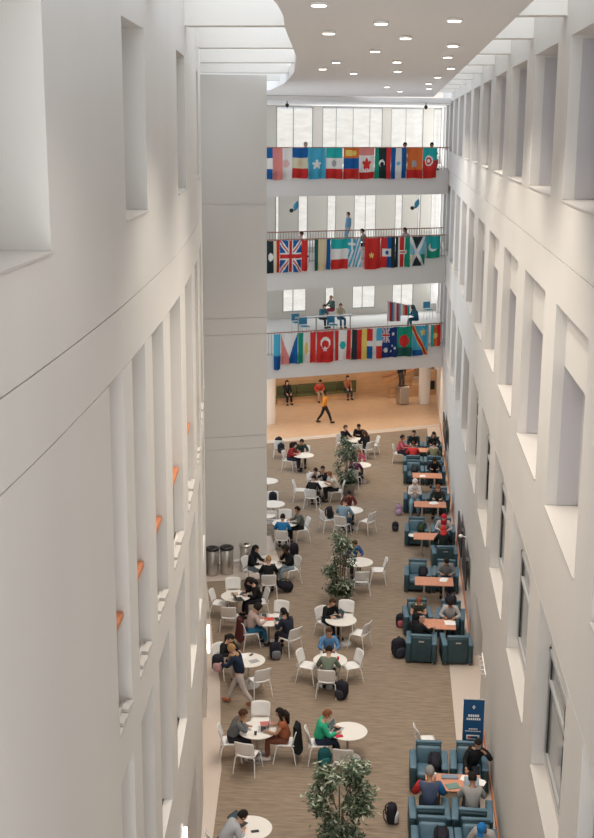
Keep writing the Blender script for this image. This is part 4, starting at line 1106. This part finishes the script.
# planters with ficus
def ficus(loc, label, hgt, rad, n, seed, zc=None):
    rnd = random.Random(seed)
    r = empty('potted_ficus', (loc[0], loc[1], 0), rnd.random(), label, 'plant', 'potted ficus trees')
    g = MB(); g.lathe([(.24, 0), (.31, .46), (.33, .48), (.33, .52), (.29, .52), (.28, .44)], seg=28); g.build('pot', POT, r, True)
    g = MB(); g.lathe([(.28, .43), (.28, .45)], seg=24); g.build('soil', SOIL, r)
    g = MB()
    for k in range(5):
        a = rnd.random() * 6.28; q = rnd.uniform(.04, .12); tx_, ty_ = rad * .5 * math.cos(a), rad * .5 * math.sin(a)
        g.tube([(q * math.cos(a), q * math.sin(a), .44), (q * math.cos(a) * 1.2, q * math.sin(a) * 1.3, .44 + (hgt - .44) * .45), (tx_, ty_, hgt * .88)], [.022, .016, .008], 6)
    g.build('trunk', BARK, r, True)
    L = MB(); zc0 = .44 + (hgt - .44) * .58; hh = (hgt - .44) * .46
    cl = []
    for k in range(34):
        a = rnd.random() * 6.28; z = rnd.uniform(-1, 1); q = math.sqrt(max(0, 1 - z * z * .8)) * rnd.uniform(.35, .95)
        cl.append(Vector((q * rad * math.cos(a), q * rad * math.sin(a), zc0 + z * hh)))
    for k in range(14): a = rnd.random() * 6.28; cl.append(Vector((.22 * math.cos(a), .22 * math.sin(a), .56 + .1 * rnd.random())))
    for k in range(n):
        c = rnd.choice(cl) + Vector((rnd.gauss(0, .09), rnd.gauss(0, .09), rnd.gauss(0, .09)))
        if c.z < .5: c.z = .5
        a = rnd.random() * 6.28; el = rnd.uniform(-1.0, .3); d = Vector((math.cos(a) * math.cos(el), math.sin(a) * math.cos(el), math.sin(el)))
        s_ = d.cross(Vector((0, 0, 1))).normalized(); u_ = s_.cross(d)
        ln = rnd.uniform(.10, .17); wd = ln * .19
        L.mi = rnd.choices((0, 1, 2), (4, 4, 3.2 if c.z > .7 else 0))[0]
        b0 = c; tip = c + d * ln; md = c + d * ln * .45 - u_ * .008
        L.face([b0, md + s_ * wd, tip, md]); L.face([b0, md, tip, md - s_ * wd])
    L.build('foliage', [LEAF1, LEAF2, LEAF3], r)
ficus((-.85, 22.0), 'potted ficus with slender leaves at the bottom edge', 2.15, .72, 4000, 3)
ficus((-1.47, 35.45), 'potted ficus in the middle of the hall above the two nearest aisle tables', 2.25, .55, 3200, 5)
ficus((-1.73, 47.55), 'farthest potted ficus beside the crowded table', 2.2, .55, 2800, 9)

# bags, laptops and things on tables
backpack((-1.38, 25.75), R(20), 'dark teal backpack on the floor by the green hoodie', (.015, .10, .11))
backpack((-1.15, 29.25), R(-30), 'black backpack on the floor right of the sage hoodie', lie=False, s=1.1)
backpack((-3.10, 31.55), R(15), 'black and grey backpack on the floor below the denim collar', trim=(.18, .19, .21), s=1.1)
backpack((-4.45, 36.75), R(70), 'black backpack on the floor below the hooded person', lie=True)
backpack((-3.25, 36.65), R(-70), 'large black backpack lying beside the bleached hair', lie=True, s=1.15)
backpack((-3.30, 40.1), R(200), 'black backpack standing beside the blue hoodie chair')
backpack((-4.50, 44.6), R(180), 'black backpack on the far chair of the half-hidden table', z=.47)
backpack((-2.22, 42.95), R(90), 'dark backpack on the left chair of the pale blue shirt', z=.47)
backpack((-4.32, 28.72), R(0), 'black bag carried by the striding person', z=.90, s=1.0, trim=(.5, .3, .3))
backpack((.35, 32.0), R(30), 'black bag on the floor left of the slumped person', s=1.25)
backpack((.40, 34.15), R(10), 'black handbag with pink top standing left of the laptop man', s=.9, trim=(.50, .12, .14))
backpack((.20, 23.5), R(80), 'black and white drawstring bag left of the navy vest', trim=(.55, .55, .56))
backpack((1.15, 25.0), R(180), 'black backpack on the nearest empty teal armchair', z=.47, lie=True)
backpack((1.2, 22.0), R(180), 'black bag on the armchair at the bottom edge', z=.47, lie=True, trim=(.2, .2, .22))
backpack((1.12, 37.1), R(180), 'black bag on the armchair of the third group', z=.47, lie=True)
backpack((1.15, 41.6), R(160), 'dark green bag on the armchair of the fourth group', (.03, .05, .03), z=.47, lie=True)
backpack((1.0, 49.35), R(170), 'grey striped bag on the armchair of the sixth group', (.03, .035, .04), z=.47, lie=True, trim=(.35, .36, .38))
backpack((.35, 45.1), R(0), 'lilac bag on the floor left of the white hooded person', (.35, .24, .36), s=.9)
backpack((.22, 43.1), R(0), 'small black bag on the floor at the edge of the armchair row', s=.8)
backpack((-5.1, 53.2), R(40), 'dark bag on the chair peeking out beside the pier', z=.47)
backpack((-4.95, 52.7), R(30), 'round black bag beyond the red top at the farthest left table', z=.3)
backpack((1.86, 33.95), R(0), 'black coat bundle over the back of the plaid shirt armchair', z=.82, lie=True, s=1.1)
coat((-2.31, 25.98), head_to(-2.31, 25.98, -2.99, 26.0), 'black coat draped over the chair of the rust top', (.012, .013, .016))
coat((-3.95, 32.3), head_to(-3.95, 32.3, -3.4, 32.59), 'maroon coat draped over the chair of the pale pink sweater', (.10, .03, .035))
laptop((-2.86, 26.02), R(-85), 'silver laptop in front of the rust top')
papers((-3.22, 25.98), R(80), 'papers in front of the grey blazer')
cup((-3.0, 25.75), 'small dark cup on the grey blazer table', (.05, .05, .06))
slab('folder', (-2.8, 26.3), .2, (.3, .22, .012), cloth((.50, .16, .16)), 'red folder on the far side of the grey blazer table', 'folder')
laptop((-1.1, 26.15), R(70), 'silver laptop in front of the green hoodie')
slab('red_phone', (-1.05, 25.85), .4, (.18, .12, .012), cloth((.55, .03, .07)), 'red notebook beside the green hoodie laptop', 'notebook')
laptop((-2.9, 21.95), R(60), 'black laptop on the lowest round table', c=BLACKPL)
slab('phone', (-2.55, 21.75), .3, (.16, .08, .01), BLACKPL, 'black phone on the lowest round table', 'phone')
cup((-1.28, 30.05), 'red cup on the table of the blue jacket')
papers((-1.6, 30.25), 0, 'papers with red print in front of the blue jacket', n=2)
laptop((-1.45, 32.95), R(-60), 'laptop in front of the person in black below the middle ficus')
papers((-3.85, 30.0), R(20), 'white papers in front of the dark ponytail')
slab('notebook', (-3.5, 29.75), .6, (.26, .2, .012), SILVER, 'grey notebook on the table of the dark ponytail', 'notebook')
slab('phone', (-3.62, 30.15), 1.2, (.15, .07, .01), BLACKPL, 'black phone on the table of the dark ponytail', 'phone')
laptop((-3.55, 32.85), R(100), 'laptop with blue screen at the far side of the red folder table')
laptop((-3.18, 32.6), R(-70), 'open laptop in front of the denim collar')
slab('folder', (-3.4, 32.62), .3, (.28, .2, .02), cloth((.60, .08, .06)), 'bright red folder between the two laptops', 'folder')
papers((-3.62, 32.45), .3, 'papers beside the pink sweater')
laptop((-4.45, 34.05), R(120), 'black laptop in front of the person in black below the bins', c=BLACKPL)
slab('magazine', (-4.65, 34.45), .2, (.22, .28, .008), cloth((.45, .36, .26)), 'tan magazine on the table below the bins', 'magazine')
slab('magazine', (-4.38, 34.5), -.2, (.2, .26, .008), cloth((.12, .13, .17)), 'dark magazine on the table below the bins', 'magazine')
slab('phone', (-3.75, 37.15), .3, (.16, .09, .012), BLACKPL, 'black phone on the table at the pier foot', 'phone')
papers((-1.35, 43.35), .3, 'papers on the table of the pale blue shirt', n=2)
papers((-2.85, 46.6), .3, 'scattered papers on the crowded table', n=5)
papers((-3.85, 50.9), .3, 'papers on the farthest left table', n=3)
papers((-1.55, 53.8), .3, 'papers on the farthest middle table', n=4)
papers((-1.1, 37.7), .3, 'papers on the table beside the middle ficus', n=3)
papers((-3.7, 41.5), .3, 'papers on the blue hoodie table', n=2)
# nearest work table
slab('book', (1.45, 24.22), .05, (.36, .16, .03), cloth((.22, .27, .34)), 'grey blue book at the back of the nearest wood table', 'book', .731)
papers((1.85, 24.2), R(90), 'wide white papers at the back of the nearest wood table', .731, 3)
papers((2.05, 24.1), R(85), 'loose white sheets at the wall end of the nearest wood table', .731, 2)
slab('notebook', (1.5, 23.85), .35, (.28, .22, .015), cloth((.17, .28, .25)), 'sage green notebook on the nearest wood table', 'notebook', .731)
laptop((1.9, 23.75), 0, 'laptop with pale screen before the grey top', .731, scr=mat('bright_screen', (.55, .68, .80), .3))
cup((1.12, 24.1), 'clear cup on the nearest wood table', (.6, .58, .56), .731, .14)
laptop((.92, 32.95), R(180), 'open laptop lid on the second wood table', .731)
papers((1.8, 32.85), .2, 'papers in front of the plaid shirt', .731, 4)
papers((1.75, 36.3), .2, 'papers on the third wood table', .731, 2)
papers((1.8, 40.6), .2, 'papers on the fourth wood table', .731, 3)
papers((1.65, 44.4), .2, 'papers on the fifth wood table', .731, 5)
papers((1.3, 48.1), .2, 'crumpled sheets on the sixth wood table', .731, 2)
papers((.95, 22.15), .3, 'papers on the armchair at the bottom edge', .475, 3)
papers((.8, 41.3), .3, 'pink and white papers on the fourth-group armchair', .475, 3)
g = MB(); g.ell((0, 0, .09), (.26, .18, .09), 2.4, 14, 8); o = g.build('teal_garment', cloth((.06, .20, .22)), None, True); o.location = (1.75, 47.3, .47 if False else .0); o.location.z = .0
tag(o, 'teal garment heaped on the floor before the sixth wood table', 'garment')
g = MB(); g.ell((0, 0, .06), (.30, .16, .06), 2.4, 14, 8); o = g.build('folded_garment', cloth((.10, .35, .45)), None, True); o.location = (1.0, 39.2, .0)
tag(o, 'blue and tan garment on the floor beside the fourth group', 'garment')

# banner stand
bn_ = empty('banner_stand', (2.05, 26.0, 0), 0, 'tall blue roll-up banner with white lettering against the right wall', 'banner')
NAVY = mat('banner_blue', (.010, .075, .20), .5)
g = MB(); g.box(-.24, .24, -.012, .0, .08, 1.72); pn = g.build('panel', NAVY, bn_)
g = MB(); g.rbox((0, .0, .04), (.52, .22, .08), .02); g.build('base', CHROME, bn_)
g = MB(); g.tube([(0, .03, .08), (0, .03, 1.74)], .012); g.build('pole', CHROME, bn_)
g = MB(); g.rbox((0, 0, 1.735), (.50, .03, .03), .008); g.build('top_rail', CHROME, bn_)
g = MB()
def dashes(z, wds, h=.035):
    tot = sum(wds) + .012 * (len(wds) - 1); x = -tot / 2
    for q in wds: g.box(x, x + q, -.016, -.013, z, z + h); x += q + .012
dashes(1.50, [.03], .09); dashes(1.53, [.07], .03)
dashes(1.30, [.04] * 5, .06); dashes(1.22, [.035] * 7, .05)
dashes(.98, [.03] * 5, .03); dashes(.93, [.05] * 6, .02)
dashes(.62, [.03] * 7, .03); dashes(.57, [.03] * 6, .03); dashes(.50, [.05], .03); dashes(.44, [.03] * 5, .03)
dashes(.25, [.045] * 7, .05)
g.build('lettering', PAPER, pn)
g = MB(); g.rbox((0, -.02, .79), (.30, .008, .11), .003); o = g.build('battery_mark', PAPER, pn)
g = MB(); g.box(-.12, .11, -.028, -.0245, .76, .82); g.mi = 1; g.box(-.12, -.05, -.030, -.0285, .76, .82); g.build('mark_centre', [NAVY, cloth((.5, .1, .1))], o)
# stand of leaflets behind banner
r = empty('leaflet_shelf', (2.12, 27.3, 0), 0, 'white leaflet shelf standing just beyond the blue banner', 'shelf')
g = MB(); g.rbox((0, 0, .45), (.42, .3, .9), .02); g.build('body', WPLAST, r); g = MB(); g.rbox((-.05, 0, .92), (.34, .28, .03), .005); g.build('papers', PAPER, r)
slab('white_box', (1.72, 26.1), 0, (.16, .2, .3), WPLAST, 'small white box left of the blue banner', 'box', 0)
# screens on the right wall
for i, (y0, y1, z0, z1, lab) in enumerate(((37.5, 39.7, 1.05, 1.95, 'wall screen above the third armchair group'), (34.6, 36.7, 1.05, 2.0, 'wall screen above the second armchair group'), (50.6, 54.2, 1.15, 2.05, 'wide wall screen near the farthest armchairs'))):
    r = empty('wall_screen', (XR, (y0 + y1) / 2, (z0 + z1) / 2), 0, 'black ' + lab, 'screen', 'black screens on the right wall')
    g = MB(); g.rbox((-.11, 0, 0), (.05, y1 - y0, z1 - z0), .01); g.build('display', BLACKPL, r)
    g = MB(); g.rbox((-.045, 0, 0), (.09, .3, .3), .01); g.build('mount', GREYMET, r)
r = empty('wall_camera', (XR, 36.9, 1.95), 0, 'small white camera on a bracket by the wall screens', 'camera')
g = MB(); g.tube([(0, 0, 0), (-.14, 0, .04)], .02); g.build('bracket', WPLAST, r); g = MB(); g.ell((-.19, 0, .04), (.07, .07, .06)); g.build('camera_body', WPLAST, r, True)
r = empty('coat_hooks', (XR, 30.6, 1.5), 0, 'row of white wall hooks beside the doorway on the right wall', 'hooks')
r.location.y = 28.4
g = MB(); g.rbox((-.015, 0, 0), (.03, 1.3, .08), .008); g.build('board', WPLAST, r)
for k in range(5):
    g = MB(); g.tube([(-.03, -.5 + .25 * k, 0), (-.10, -.5 + .25 * k, -.02), (-.11, -.5 + .25 * k, .04)], .014, 6); g.build('hook', WPLAST, r)
flush()
